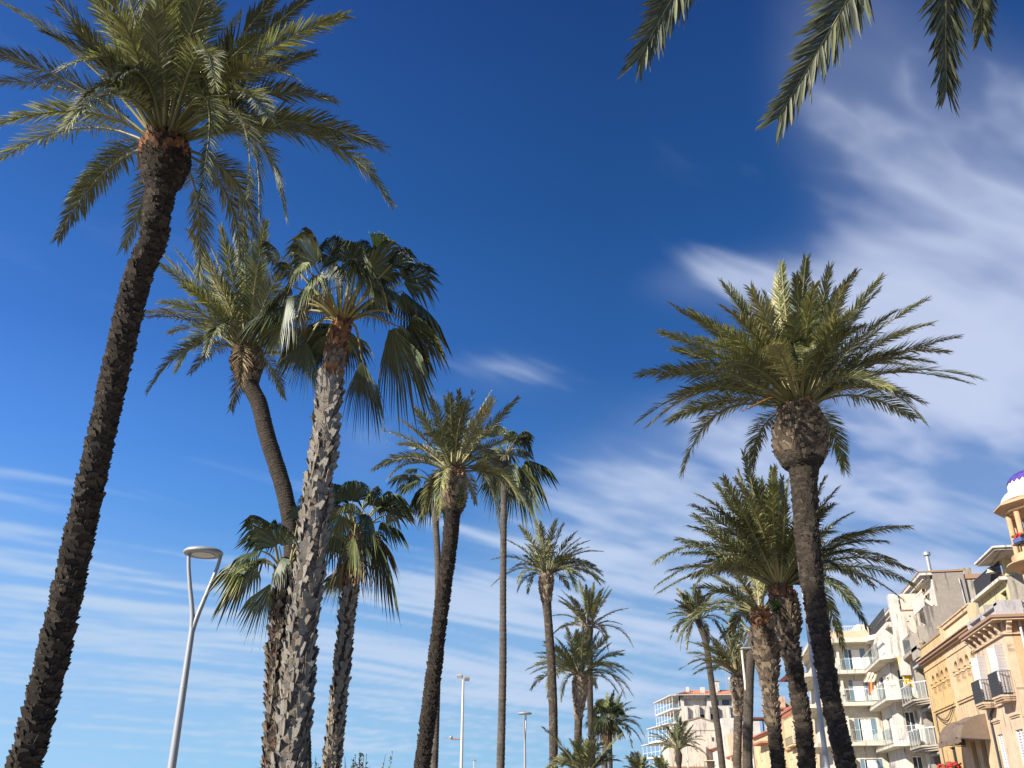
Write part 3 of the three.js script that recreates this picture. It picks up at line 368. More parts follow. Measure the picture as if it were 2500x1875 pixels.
  { const g = []; for (let i = 0; i < 7; i++) for (let j = 0; j < 2; j++) g.push(new THREE.TorusGeometry(0.13, 0.03, 6, 14).translate(L + 1.2 + i * 0.27, 9.62 + j * 0.27, -(A0 + 0.1))); part('pierced_panel', merge(g), M.white, par); part('panel_frame', merge([sb(L + 1.0, L + 4, 9.42, 9.5, A0, A0 + 0.2), sb(L + 1.0, L + 4, 10.02, 10.1, A0, A0 + 0.2)]), M.lilac, par); }
  // balconies
  for (const [a0, a1] of [[48.55, 50.05], [45.4, 46.95]]) {
    const p = 0.62, s = part('balcony', merge([sb(L - p, L, 6.02, 6.1, a0, a1), sb(L - p + 0.05, L, 5.94, 6.02, a0 + 0.05, a1 - 0.05), sb(L - p + 0.12, L, 5.86, 5.94, a0 + 0.1, a1 - 0.1)]), M.peach2, b), f = L - p + 0.04, g = [];
    for (let i = 0; i <= 26; i++) { const a = lerp(a0 + 0.04, a1 - 0.04, i / 26); g.push(bar(V(f, 6.1, -a), V(f, 7.1, -a), 0.022)); if (i % 3 === 0 && i < 26) for (let k = 0; k < 6; k++) { const y = 6.2 + k * 0.15; g.push(new THREE.TorusGeometry(0.06, 0.014, 4, 8).rotateY(Math.PI / 2).translate(f, y, -a - 0.09)); } } for (const y of [6.14, 6.45, 6.6, 6.9, 7.1]) g.push(bar(V(f, y, -a0 - 0.04), V(f, y, -a1 + 0.04), 0.028)); part('iron_front', merge(g), M.iron, s);
    for (const a of [a0 + 0.04, a1 - 0.04]) railing(s, V(f, 6.1, -a), V(L, 6.1, -a), 1.0, { mat: M.iron, w: 0.018, name: 'iron_side' });
  }
  part('moulding', merge([sb(L - 0.1, L, 5.86, 5.94, 47.0, 48.5), sb(L - 0.14, L, 5.98, 6.05, 47.0, 48.5)]), M.peach2, b);
  part('drainpipe', merge([tube([V(L - 0.08, 5.9, -48.9), V(L - 0.08, 5.6, -49.7), V(L - 0.08, 5.2, -49.9)], 0.05, 6, 8), tube([V(L - 0.08, 5.2, -49.9), V(L - 0.08, 0, -49.9)], 0.05, 6)]), M.iron, b);
  part('drainpipe', tube([V(L + 0.7, 9.2, -(A0 - 0.1)), V(L + 0.7, 0, -(A0 - 0.1))], 0.06, 8), M.shutter, b);
  rest(b, V(L, 0, -48));
}
{ // narrow grey house with loggias
  const b = thing('grey_loggia_house', 'narrow grey house with recessed loggias and glass balconies beside the orange arcade house', 'house'), L = 13.95, A0 = 63.8, A1 = 69.45;
  const lo = [[64.7, 68.3, 8.0, 10.1], [64.7, 68.3, 5.2, 7.35], [64.7, 68.3, 2.4, 4.6]];
  part('wall', wallSea(L, A0, A1, 0, 11.1, lo, 0.35), M.greyWarm, b); part('house_body', merge([sb(L + 2.2, L + 9, 0, 11.0, A0 + 0.02, A1 - 0.02), sb(L + 0.35, L + 2.2, 10.1, 11.0, A0, A1), sb(L + 0.35, L + 2.2, 7.35, 8.0, A0, A1), sb(L + 0.35, L + 2.2, 4.6, 5.2, A0, A1), sb(L + 0.35, L + 2.2, 0, 11.0, A0 + 0.01, A0 + 0.5), sb(L + 0.35, L + 2.2, 0, 11.0, A1 - 0.6, A1 - 0.01)]), M.grey, b);
  for (const [, , v0, v1] of lo) { part('door', sb(L + 2.14, L + 2.19, v0, v1 - 0.1, 65.4, 67.9), M.dark, b); }
  for (const h of [8.0, 5.2]) {
    const poly = [[L, A1 + 0.6], [L - 1.05, A1 + 0.6], [L - 1.05, 66.3], [L - 0.05, 65.0], [L, 65.0]], inset = (k) => [[L, A1 + 0.55], [L - 1.05 + k, A1 + 0.6 - k * 0.4], [L - 1.05 + k, 66.3 + k * 0.6], [L - 0.05, 65.0 + k * 0.4], [L, 65.0]];
    const s = part('balcony', merge([prism(poly, h - 0.12, h), prism(inset(0.12), h - 0.24, h - 0.12), prism(inset(0.26), h - 0.36, h - 0.24)]), M.greyWarm, b), c = [V(L - 1.0, h, -(A1 + 0.5)), V(L - 1.0, h, -66.33), V(L - 0.08, h, -65.1)];
    const rail = [bar(add(c[0], UP, 1.02), add(c[1], UP, 1.02), 0.06), bar(add(c[1], UP, 1.02), add(c[2], UP, 1.02), 0.06)]; for (let k = 0; k < 2; k++) for (let i = 0; i <= 4; i++) { const p = c[k].clone().lerp(c[k + 1], i / 4); rail.push(bar(p, add(p, UP, 1.0), 0.03)); } part('railing', merge(rail), M.alum, s);
    for (let k = 0; k < 2; k++) for (let i = 0; i < 4; i++) { const p = c[k].clone().lerp(c[k + 1], (i + 0.08) / 4), q = c[k].clone().lerp(c[k + 1], (i + 0.92) / 4), g = new THREE.BoxGeometry(0.012, 0.85, p.distanceTo(q)).applyMatrix4(new THREE.Matrix4().lookAt(p, q, UP)).translate((p.x + q.x) / 2, h + 0.52, (p.z + q.z) / 2); part('glass_panel', g, k ? M.rail : M.glass, s); }
  }
  for (const [, , , v1] of lo) { part('awning_case', merge([tube([V(L - 0.12, v1 + 0.1, -64.2), V(L - 0.12, v1 + 0.1, -68.6)], 0.11, 10)]), M.lilac, b); part('globe_lamp', new THREE.SphereGeometry(0.17, 14, 10).translate(L - 0.25, v1 - 0.15 + 0.3, -64.1), M.white, b); }
  rest(b, V(L, 0, -66.6));
}
{ // stepped white apartment house
  const b = thing('white_apartment_house', 'white stepped apartment house with angled glass balconies and a tall bare grey party wall', 'apartment building');
  const hs = [11.4, 8.65, 5.65, 2.7];
  // near bay: camera-facing wall and sea-facing wall
  part('wall', wallCam(72.2, 12.9, 14.2, 0, 13.5, [[13.35, 14.0, 8.65, 10.6], [13.35, 14.0, 5.65, 7.75], [13.35, 14.0, 2.7, 4.8]], 0.25), M.white, b);
  part('wall', wallSea(12.9, 72.45, 79.0, 0, 13.5, [[74.6, 77.4, 8.65, 10.7], [73.4, 74.3, 9.9, 10.3], [74.6, 77.4, 5.65, 7.7]], 0.25), M.white, b);
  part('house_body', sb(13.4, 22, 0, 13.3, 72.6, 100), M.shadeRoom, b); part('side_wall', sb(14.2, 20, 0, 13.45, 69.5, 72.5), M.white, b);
  for (const h of [8.65, 5.65, 2.7]) { const w = slidingWindow(b, 72.3, 13.35, 14.0, h, h + 2.1, {}); }
  for (const h of [8.65, 5.65]) { const w = part('window', sb(13.05, 13.1, h, h + 2.05, 74.6, 77.4), M.glass, b); part('curtain', sb(13.0, 13.03, h, h + 2.0, 75.4, 76.4), M.curtain, w); }
  hs.forEach((h, i) => {
    const poly = [[13.9, 79.2], [12.05, 79.2], [12.05, 70.7], [13.5, 69.5], [14.2, 69.5], [14.2, 72.2], [13.9, 72.2]], s = part('balcony', prism(poly, h - 0.26, h), M.cream, b), c = [V(12.08, h, -79.1), V(12.08, h, -70.75), V(13.5, h, -69.56)];
    railing(s, c[1], c[2], 1.0, { gap: 0.11, top: 0.025, w: 0.012, mat: M.shutter }); railing(s, c[0], c[1], 1.0, { gap: 1.4, top: 0.025, w: 0.02, mat: M.shutter });
    for (let k = 0; k < 6; k++) part('glass_panel', sb(12.05, 12.06, h - 0.1, h + 0.95, 70.8 + k * 1.39, 72.1 + k * 1.39), M.rail, s);
    part('soffit_lamp', sb(12.9, 13.1, h - 0.32, h - 0.26, 73.4, 73.6), M.dark, s);
  });
  // roof rim with a louvred opening, terrace rail, fin wall
  part('roof_rim', prism([[14.2, 79.3], [12.5, 79.3], [12.5, 77.2], [13.0, 76.4], [13.0, 71.2], [14.2, 71.2]], 13.5, 13.85), M.white, b);
  part('roller_shutter_box', sb(12.72, 12.9, 12.6, 12.85, 72.6, 76.0), M.white, b); part('recess', sb(12.86, 12.9, 12.85, 13.45, 72.6, 76.0), M.pinkWhite, b); part('window', sb(12.85, 12.9, 11.95, 12.5, 73.0, 75.6), M.shutter, b);
  railing(b, V(13.0, 13.85, -71.3), V(13.0, 13.85, -79.2), 1.0, { gap: 0.10, mat: M.iron, w: 0.014, name: 'terrace_railing' });
  part('fin_wall', sb(13.15, 13.75, 9.9, 15.5, 69.46, 70.2), M.white, b);
  part('party_wall', wallCam(69.47, 13.76, 15.4, 11.1, 14.3, [], 0.3), M.pinkWhite, b); part('party_wall', sb(13.9, 15.3, 14.36, 15.5, 69.6, 69.9), M.pinkWhite, b); part('string_course', sb(13.76, 15.4, 14.3, 14.36, 69.4, 69.8), M.brownTrim, b);
  part('patch', merge([sb(14.2, 14.45, 12.55, 12.62, 69.455, 69.47), sb(14.22, 14.36, 12.7, 12.78, 69.455, 69.47)]), M.terrace, b); part('vent', merge([sb(14.3, 14.38, 13.85, 13.95, 69.45, 69.47), sb(14.1, 14.2, 13.5, 13.57, 69.45, 69.47)]), M.dark, b);
  part('climbing_stems', merge([[14.55, 0.1], [14.7, 0.35], [14.9, -0.25], [14.4, -0.3]].map(([x, k], i) => tube([V(x, 11.2, -69.4), V(x + 0.12 * k, 12, -69.42), V(x + k, 12.9, -69.44), V(x + k * 0.7 + 0.1, 13.6 - i * 0.25, -69.45)], 0.014, 4, 14))), M.twig, b);
  { const t = part('terrace_parapet', sb(13.35, 13.55, 10.4, 11.9, 64.3, 66.2), M.greyWarm, b); part('glass_panel', sb(13.36, 13.39, 11.15, 12.1, 66.3, 68.6), M.glass, t); railing(t, V(13.4, 11.1, -66.2), V(13.4, 11.1, -68.6), 1.0, { gap: 0.8, mat: M.iron, w: 0.03 }); part('terrace_floor', sb(13.35, 15.4, 10.9, 11.12, 63.9, 69.4), M.greyWarm, t); part('pier', sb(13.6, 14.1, 11.1, 12.3, 63.9, 64.4), M.greyWarm, t); }
  // tall party walls behind the arcade house
  part('party_wall', merge([sb(15.5, 17.45, 9, 16.1, 65.7, 66.0), sb(14.55, 15.5, 9, 13.85, 65.7, 66.0)]), M.grey, b); part('party_wall', sb(17.45, 22, 9, 15.6, 65.9, 66.2), M.greyWarm, b); part('terrace_box', merge([sb(14.55, 14.65, 13.85, 14.75, 65.7, 69), sb(14.65, 15.5, 13.85, 14.6, 67.2, 67.35)]), M.white, b);
  part('coping', merge([sb(15.4, 17.5, 16.1, 16.22, 65.62, 66.1), sb(17.5, 22, 15.6, 15.9, 65.8, 66.3)]), M.brownTrim, b); part('drainpipe', tube([V(17.1, 15.6, -65.62), V(17.3, 11, -65.62)], 0.05, 6), M.lilac, b);
  part('penthouse', merge([sb(15.42, 21, 9, 15.7, 66.02, 88)]), M.white, b); part('eave', sb(14.7, 16.2, 15.95, 16.15, 65.75, 88.5), M.white, b); part('eave_soffit', sb(14.9, 15.42, 15.7, 15.95, 66.1, 88.2), M.pinkWhite, b); part('eave_tiles', sb(14.66, 17, 16.15, 16.22, 65.7, 88.6), M.brownTrim, b);
  part('awning_case', merge([tube([V(15.05, 15.2, -67), V(15.05, 15.2, -72)], 0.14, 10), tube([V(15.15, 14.75, -67), V(15.15, 14.75, -72)], 0.1, 10)]), M.beigeCloth, b);
  { const f = part('flue', tube([V(15.5, 16.1, -66.2), V(15.5, 17.4, -66.2)], 0.13, 12), M.galv, b); part('flue_cap', new THREE.CylinderGeometry(0.24, 0.24, 0.22, 14).translate(15.5, 17.5, -66.2), M.galv, f); }
  part('chimney', sb(17.6, 18.4, 15.8, 16.6, 67, 67.8), M.greyWarm, b); part('chimney', sb(19.2, 19.6, 15.8, 16.3, 67, 67.5), M.terrace, b);
  // far bay: wall towards the camera with sliding windows on every floor
  const fh = [11.45, 9.05, 6.15, 3.2, 0.3];
  part('wall', wallCam(79.2, 9.0, 12.9, 0, 13.6, fh.map((h) => [10.85, 12.45, h + 0.1, h + 1.75]).concat(fh.map((h) => [9.45, 9.9, h + 0.1, h + 1.5])), 0.3), M.cream, b); part('wall', sb(9.0, 9.3, 0, 13.6, 79.5, 92), M.cream, b);
  part('house_body', sb(9.3, 13.4, 0, 13.4, 79.9, 92), M.shadeRoom, b);
  fh.forEach((h, i) => {
    slidingWindow(b, 79.3, 10.85, 12.45, h + 0.1, h + 1.75, { curtain: [[0.35, 0.8], [0.2, 0.7], [0.3, 0.95], [0.3, 0.8], [0.2, 0.8]][i], shutters: [[10.55, 11.15], [12.05, 12.6]] });
    const wn = part('window', sb(9.45, 9.9, h + 0.1, h + 1.5, 79.35, 79.4), M.glass, b); part('window_frame', merge([sb(9.4, 9.45, h + 0.05, h + 1.55, 79.15, 79.4), sb(9.9, 9.95, h + 0.05, h + 1.55, 79.15, 79.4)]), M.frame, wn);
    part('column', sb(10.2, 10.38, h, h + 1.9, 78.75, 78.95), M.cream, b);
    const s = part('balcony', merge([sb(8.6, 12.6, h - 0.28, h, 78.2, 79.2), sb(7.6, 9.0, h - 0.28, h, 79.4, 90)]), M.cream, b); railing(s, V(8.7, h, -78.25), V(12.1, h, -78.25), i === 1 ? 0.95 : 0.85, { gap: 1.7, top: i === 1 ? 0.06 : 0.02, w: 0.02 }); railing(s, V(7.65, h, -79.6), V(7.65, h, -90), 0.9, { gap: 0.5, mat: M.shutter }); for (let k = 0; k < 4; k++) part('glass_panel', sb(8.72 + k * 0.86, 9.55 + k * 0.86, h + 0.05, h + 0.82, 78.24, 78.26), M.rail, s); for (let k = 0; k < 3; k++) part('glass_panel', sb(7.64, 7.66, h + 0.06, h + 0.85, 79.6 + k * 3.4, 82.9 + k * 3.4), M.rail, s);
  });
  part('roof_slab', merge([sb(8.6, 13.1, 13.55, 13.9, 78.0, 79.3), sb(8.2, 13.1, 13.6, 13.9, 79.3, 92)]), M.cream, b); part('parapet', sb(9.3, 12.9, 13.9, 14.5, 78.5, 78.7), M.peach2, b); railing(b, V(9.3, 14.5, -78.6), V(12.9, 14.5, -78.6), 0.4, { gap: 0.14, mat: M.frame, name: 'terrace_railing' });
  { const s = new THREE.Shape([[10.4, 13.9], [13.6, 13.9], [13.6, 15.6], [12.6, 15.6]].map((p) => new THREE.Vector2(...p))); part('stair_tower', new THREE.ExtrudeGeometry(s, { depth: 6, bevelEnabled: false }).translate(0, 0, -88), M.cream, b); }
  // cloths hanging from the balconies
  const cloth = (name, x, y, al, w, h, m, sl = 0) => { const g = new THREE.PlaneGeometry(w, h, 12, 6), p = g.attributes.position; for (let i = 0; i < p.count; i++) p.setZ(i, 0.05 * Math.sin(p.getX(i) * 24) + 0.02 * Math.sin(p.getY(i) * 9)), p.setX(i, p.getX(i) + sl * p.getY(i)); g.computeVertexNormals(); part(name, g.translate(x, y, -al), m, b); };
  cloth('folded_awning', 13.42, 10.1, 69.75, 0.5, 2.0, M.yellowCloth, -0.12); cloth('folded_awning', 12.25, 10.2, 77.5, 0.4, 1.5, M.orangeCloth, 0.1); cloth('awning', 12.1, 10.6, 76.0, 0.9, 0.7, M.beigeCloth, 0.6);
  part('cable', merge([tube([V(10.6, 3.3, -77.9), V(11.4, 2.5, -77.8), V(12.3, 2.4, -77), V(12.7, 3.3, -72)], 0.03, 5, 20), tube([V(10.6, 3.1, -77.9), V(11.4, 2.3, -77.8), V(12.3, 2.3, -77), V(12.7, 3.1, -72)], 0.03, 5, 20)]), M.iron, b);
  { const t = part('cafe_table', new THREE.CylinderGeometry(0.32, 0.32, 0.03, 16).translate(12.6, 9.4, -71), M.frame, b); part('table_leg', new THREE.CylinderGeometry(0.025, 0.025, 0.72, 6).translate(12.6, 9.03, -71), M.frame, t); }
  rest(b, V(13, 0, -78));
}
{ // yellow house on the terrace above
  const b = thing('yellow_roof_house', 'pale yellow house set back above the arcade house, roof terrace with dark railing', 'house'), L = 15.5;
  part('wall', wallSea(L, 50.9, 56.4, 8, 12.25, [[51.3, 52.3, 10.9, 11.85], [53.2, 53.6, 10.9, 11.7]], 0.3), M.yellow, b); part('house_body', sb(L + 0.5, L + 7, 8, 12.2, 50.95, 56.35), M.shadeRoom, b); part('window', sb(L + 0.2, L + 0.24, 10.9, 11.85, 51.3, 52.3), M.glass, b); part('window', sb(L + 0.2, L + 0.24, 10.9, 11.7, 53.2, 53.6), M.glass, b);
  part('side_wall', sb(L + 0.02, L + 7, 8, 13.3, 50.6, 50.9), M.greyWarm, b); part('far_wall', sb(L, L + 7, 8, 12.95, 56.4, 56.7), M.yellow, b); part('terrace_edge', sb(L - 0.35, L + 0.4, 12.25, 12.42, 50.7, 56.75), M.white, b); part('pillar', sb(L - 0.02, L + 0.4, 12.42, 13.35, 50.55, 51.0), M.yellow, b);
  railing(b, V(L - 0.1, 12.42, -51.0), V(L - 0.1, 12.42, -56.3), 0.95, { gap: 0.09, mat: M.iron, w: 0.02, name: 'terrace_railing' }); part('back_wall', sb(L + 3, L + 3.2, 12.4, 13.3, 51, 56.4), M.grey, b);
  part('roof', prism([[L - 1.0, 52.2], [L - 1.0, 48.5], [L + 6, 48.5], [L + 6, 52.2]], 13.4, 13.5), M.white, b); part('roof_soffit', prism([[L - 0.9, 52.1], [L - 0.9, 48.6], [L + 6, 48.6], [L + 6, 52.1]], 13.3, 13.4), M.pinkWhite, b);
  { const l = part('wall_lamp', new THREE.LatheGeometry([[0.05, 0.3], [0.1, 0.28], [0.16, 0.1], [0.26, 0.0]].map((p) => new THREE.Vector2(...p)), 14).translate(L - 0.45, 12.8, -51.6), M.cream, b); part('lamp_arm', bar(V(L - 0.45, 13.1, -51.6), V(L + 0.1, 13.15, -51.2), 0.03), M.iron, l); }
  part('low_wall', sb(14.1, 15.6, 9.9, 11.0, 50.62, 50.8), M.greyWarm, b);
  rest(b, V(L, 0, -53));
}
// turret with columns and mosaic cap, on a house outside the frame
const mosaic = texture(256, (u, v) => { const q = tile((a, c) => fbm(a * 60, c * 60, 2))(u, v), k = q > 0.55 ? [70, 50, 140] : q > 0.42 ? [42, 28, 104] : [125, 110, 185]; return k; }, true, 2);
const turret = { x: 14.75, z: -42 };
{
  const b = thing('turret', 'round peach turret with slim columns, white dome and violet mosaic cap', 'turret'), lathe = (l, n = 40) => new THREE.LatheGeometry(l.map((p) => new THREE.Vector2(...p)), n).translate(turret.x, 0, turret.z);
  part('dome', lathe([[1.38, 13.78], [1.41, 13.82], [1.35, 13.97], [1.2, 14.15], [1.05, 14.26], [1.0, 14.33], [1.0, 14.42]]), M.white, b);
  { const n = 48, g = new THREE.SphereGeometry(0.985, n, 14, 0, Math.PI * 2, 0, Math.PI / 2), p = g.attributes.position; const d = part('dome_upper', lathe([[1.0, 14.42], [0.985, 14.56], [0.9, 14.78], [0.72, 14.97], [0.4, 15.12], [0, 15.18]]), M.white, b);
    const P = [], UVs = [], I = []; for (let j = 0; j <= 10; j++) for (let i = 0; i <= n * 2; i++) { const zig = (i % 4 === 0 ? 0 : i % 4 === 2 ? 0.16 : 0.08) + 0.03 * hash(i, 5), y0 = 14.56 + zig, y = lerp(y0, 15.24, j / 10), q = clamp((y - 14.42) / 0.81), rr = 1.035 * Math.sqrt(Math.max(0, 1 - q * q)), a = i / n / 2 * Math.PI * 2; P.push(turret.x + rr * Math.cos(a), y, turret.z + rr * Math.sin(a)); UVs.push(a, y); } for (let j = 0; j < 10; j++) for (let i = 0; i < n * 2; i++) { const a = j * (n * 2 + 1) + i, c = a + n * 2 + 1; I.push(a, c, a + 1, a + 1, c, c + 1); } const cg = new THREE.BufferGeometry(); cg.setAttribute('position', new THREE.Float32BufferAttribute(P, 3)); cg.setAttribute('uv', new THREE.Float32BufferAttribute(UVs, 2)); cg.setIndex(I); cg.computeVertexNormals(); part('mosaic_cap', cg, new THREE.MeshStandardMaterial({ map: mosaic, roughness: 0.3, side: THREE.DoubleSide }), d); }
  part('upper_cornice', lathe([[0, 13.2], [1.3, 13.2], [1.3, 13.28], [1.42, 13.3], [1.42, 13.4], [1.52, 13.44], [1.74, 13.5], [1.76, 13.56], [1.4, 13.78], [0, 13.78]], 10), M.tower, b);
  for (let i = 0; i < 10; i++) { const a = i / 10 * 6.283 + 0.15; part('column', new THREE.CylinderGeometry(0.12, 0.13, 1.9, 14).translate(turret.x + 1.22 * Math.cos(a), 12.25, turret.z + 1.22 * Math.sin(a)), M.tower, b); }
  part('balcony_ring', lathe([[0, 10.75], [1.25, 10.75], [1.3, 10.8], [1.45, 10.84], [1.5, 10.9], [1.72, 11.0], [1.74, 11.06], [1.48, 11.1], [1.48, 11.42], [1.3, 11.42], [1.3, 11.2], [0, 11.2]], 24), M.tower, b);
  for (let i = 0; i < 12; i++) { const a = i / 12 * 6.283 + 0.1; part('column', new THREE.CylinderGeometry(0.11, 0.12, 2.2, 12).translate(turret.x + 1.12 * Math.cos(a), 9.65, turret.z + 1.12 * Math.sin(a)), M.tower, b); } part('core', lathe([[0.7, 8.4], [0.7, 10.8]]), M.tower, b);
  part('base_ring', lathe([[0.2, 7.4], [0.8, 7.9], [1.4, 8.3], [1.45, 8.6], [0, 8.6]], 24), M.tower, b); part('house_body', sb(15.6, 24, 0, 8.5, 34, 43.6), M.tower, b);
  rest(b, V(turret.x, 0, turret.z));
}
for (const [k, a, lb] of [[0, 2.75, 'blue flower box with red geraniums on the turret, leftmost'], [1, 2.05, 'blue flower box with red geraniums on the turret, between the right columns']]) { // flower boxes of the turret
  const g = thing('flower_box', lb, 'flower box', 'flower boxes on the turret'), c = V(turret.x + 1.36 * Math.cos(a), 11.95, turret.z + 1.36 * Math.sin(a)), r = rng(60 + k), rot = -a + Math.PI / 2, tf = new THREE.Matrix4().makeRotationY(rot).setPosition(c);
  part('trough', new RoundedBoxGeometry(0.5, 0.2, 0.2, 2, 0.03).applyMatrix4(tf), M.blue, g); part('bracket', new THREE.BoxGeometry(0.5, 0.05, 0.3).translate(0, -0.16, 0).applyMatrix4(tf), M.iron, g); const pts = [], lv = []; for (let i = 0; i < 40; i++) { const p = new THREE.IcosahedronGeometry(0.035 + 0.03 * r(), 0).translate((r() - 0.5) * 0.52, 0.12 + 0.15 * r(), (r() - 0.5) * 0.22).applyMatrix4(tf); (i < 24 ? pts : lv).push(p); } part('flowers', merge(pts), M.petal, g); part('leaves', merge(lv), M.leafSmall, g); rest(g, c);
}
{ // geraniums on the arcade house
  const g = thing('flower_box', 'long box of bright red geraniums at the foot of the orange arcade house', 'flower box'), r = rng(77), c = V(13.0, 3.3, -60.2); part('trough', sb(12.85, 13.15, 3.15, 3.4, 58.2, 62.2), M.clay, g); const pts = [], lv = [];
  for (let i = 0; i < 420; i++) { const a = 58 + 4.4 * r(), p = new THREE.IcosahedronGeometry(0.05 + 0.05 * r(), 0).scale(1, 0.7, 1).translate(12.7 + 0.5 * r(), 3.4 + 0.42 * r() * (0.5 + noise2(a * 2, 3)), -a); (r() < 0.6 ? pts : lv).push(p); } part('flowers', merge(pts), M.petal, g); part('leaves', merge(lv), M.leafSmall, g); rest(g, c);
}
// farther houses: a body turned a little to the street, windows set into the wall towards the sea
function farHouse(o) {
  const top = at(o.px, o.py, o.depth), b = thing(o.name, o.label, o.cat ?? 'house'), h = top.y, Wd = o.w, D = o.d;
  const wins = []; for (const [u0, u1, v0, v1] of o.windows ?? []) wins.push([u0, u1, v0, v1]);
  part('wall', wallSea(0, 0, Wd, 0, h, wins, 0.25), o.mat, b); part('side_wall', wallCam(0, 0.25, D, 0, o.sideTop ?? h, o.side ?? [], 0.25), o.sideMat ?? o.mat, b); part('house_body', sb(0.27, D, 0, h - 0.05, 0.27, Wd), M.shadeRoom, b);
  for (const [u0, u1, v0, v1] of wins) { const w = part('window', merge([sb(0.12, 0.18, v0, v1, u0, u0 + 0.08), sb(0.12, 0.18, v0, v1, u1 - 0.08, u1), sb(0.12, 0.18, v0, v1, (u0 + u1) / 2 - 0.04, (u0 + u1) / 2 + 0.04), sb(0.12, 0.18, v1 - 0.08, v1, u0, u1)]), M.frame, b); part('pane', sb(0.14, 0.16, v0, v1, u0 + 0.08, u1 - 0.08), o.paneMat ?? M.glass, w); if (o.hood) part('hood', sb(-0.7, 0, v1 + 0.1, v1 + 0.22, u0 - 0.2, u1 + 0.2), M.terrace, w); }
  for (const [u0, u1, v0, v1] of o.side ?? []) part('window', sb(u0, u1, v0, v1, 0.15, 0.2), M.glass, b);
  if (o.cornice) part('cornice', merge([sb(-0.45, 0.2, h - 0.25, h - 0.1, -0.3, Wd), sb(-0.3, 0.2, h - 0.4, h - 0.25, -0.2, Wd)]), o.corniceMat ?? M.brownTrim, b);
  if (o.balconies) for (const [u0, u1, v] of o.balconies) { const s = part('balcony', sb(-0.9, 0, v - 0.15, v, u0, u1), o.mat, b); railing(s, V(-0.85, v, -u0), V(-0.85, v, -u1), 0.95, { gap: 0.18, mat: M.iron }); railing(s, V(-0.85, v, -u0 - 0.03), V(0, v, -u0 - 0.03), 0.95, { gap: 0.18, mat: M.iron }); }
  if (o.more) o.more(b, h);
  b.position.set(top.x, 0, top.z); b.rotation.y = THREE.MathUtils.degToRad(o.turn); return b;
}
farHouse({ name: 'orange_house', label: 'plain orange house wall seen behind the grey lamp post', px: 1985, py: 1735, depth: 92, w: 7, d: 4.5, turn: 4, mat: M.orange, cornice: false, windows: [[2, 3, 5, 7]], more: (b, h) => { part('torn_top', merge([0, 1, 2, 3, 4, 5, 6].map((i) => sb(0.05, 0.5 + hash(i, 2) * 3, h, h + 0.15 + 0.35 * hash(i, 4), i, i + 0.9))), M.stone, b); } });
farHouse({ name: 'pergola_house', label: 'cream house with ornate bands and a dark red roof pergola', px: 1943, py: 1722, depth: 112, w: 11, d: 9, turn: 5, mat: M.butter, cornice: true, corniceMat: M.terrace, windows: [[1, 2.4, 9.2, 11], [4, 5.4, 9.2, 11], [1, 2.2, 4.4, 7.2], [4, 5.2, 4.4, 7.2], [7.5, 8.6, 4.4, 7.2]], balconies: [[0.5, 6, 8.6]],
  more: (b, h) => { const g = part('pergola', merge([[0.4, 0.5], [0.4, 5], [4, 0.5], [4, 5]].map(([x, a]) => bar(V(x, h, -a), V(x, h + 3.6, -a), 0.22))), M.redWood, b); part('pergola_roof', sb(-0.3, 5, h + 3.6, h + 3.9, -0.3, 6), M.redWood, g); for (let i = 0; i < 7; i++) part('rafter', sb(-0.9, 5.4, h + 3.45, h + 3.6, i * 0.95 - 0.2, i * 0.95 - 0.05), M.redWood, g); part('glass_screen', sb(0.5, 0.56, h, h + 1.5, 1, 4.6), M.rail, b); part('moulding', merge([sb(-0.25, 0, 8.3, 8.5, 0, 11), sb(-0.15, 0, 3.6, 3.75, 0, 11)]), M.terrace, b); const br = []; for (let i = 0; i < 14; i++) br.push(sb(-0.35, 0, h - 0.75, h - 0.4, i * 0.78, i * 0.78 + 0.3)); part('brackets', merge(br), M.terrace, b).userData.kind = 'stuff'; part('roof_trim', sb(-0.3, 6, h + 0.003, h + 0.2, -0.2, 8), M.terrace, b); } });
farHouse({ name: 'stair_tower_house', label: 'apricot house with a square stair tower and ribbed front, between the palm trunks', px: 1877, py: 1782, depth: 122, w: 14, d: 9, turn: 6.5, mat: M.butter, cornice: true, corniceMat: M.terrace, windows: [[1.2, 2.4, 5.2, 7.6], [8, 9.2, 5.2, 7.6]], balconies: [[0.6, 3.2, 5.1]],
  more: (b, h) => { const t = part('stair_tower', sb(0.6, 3.2, h, h + 4.6, 3.2, 6), M.salmon, b); part('tower_cap', sb(0.3, 3.5, h + 2.9, h + 3.15, 2.9, 6.3), M.terrace, t); part('tower_window', sb(0.56, 0.6, h + 0.6, h + 2.3, 4.2, 5), M.shutter, t); for (let i = 0; i < 6; i++) part('rib', sb(-0.12, 0, 0, 5.0, 3.4 + i * 0.7, 3.55 + i * 0.7), M.butter, b); part('hood', prism([[-1.2, 8], [-1.2, 0.4], [0, 0.2], [0, 8]], h - 1.6, h - 1.35), M.terrace, b); part('roof_shed', sb(3.5, 8, h, h + 4.2, 6.5, 12), M.greyWarm, b); } });
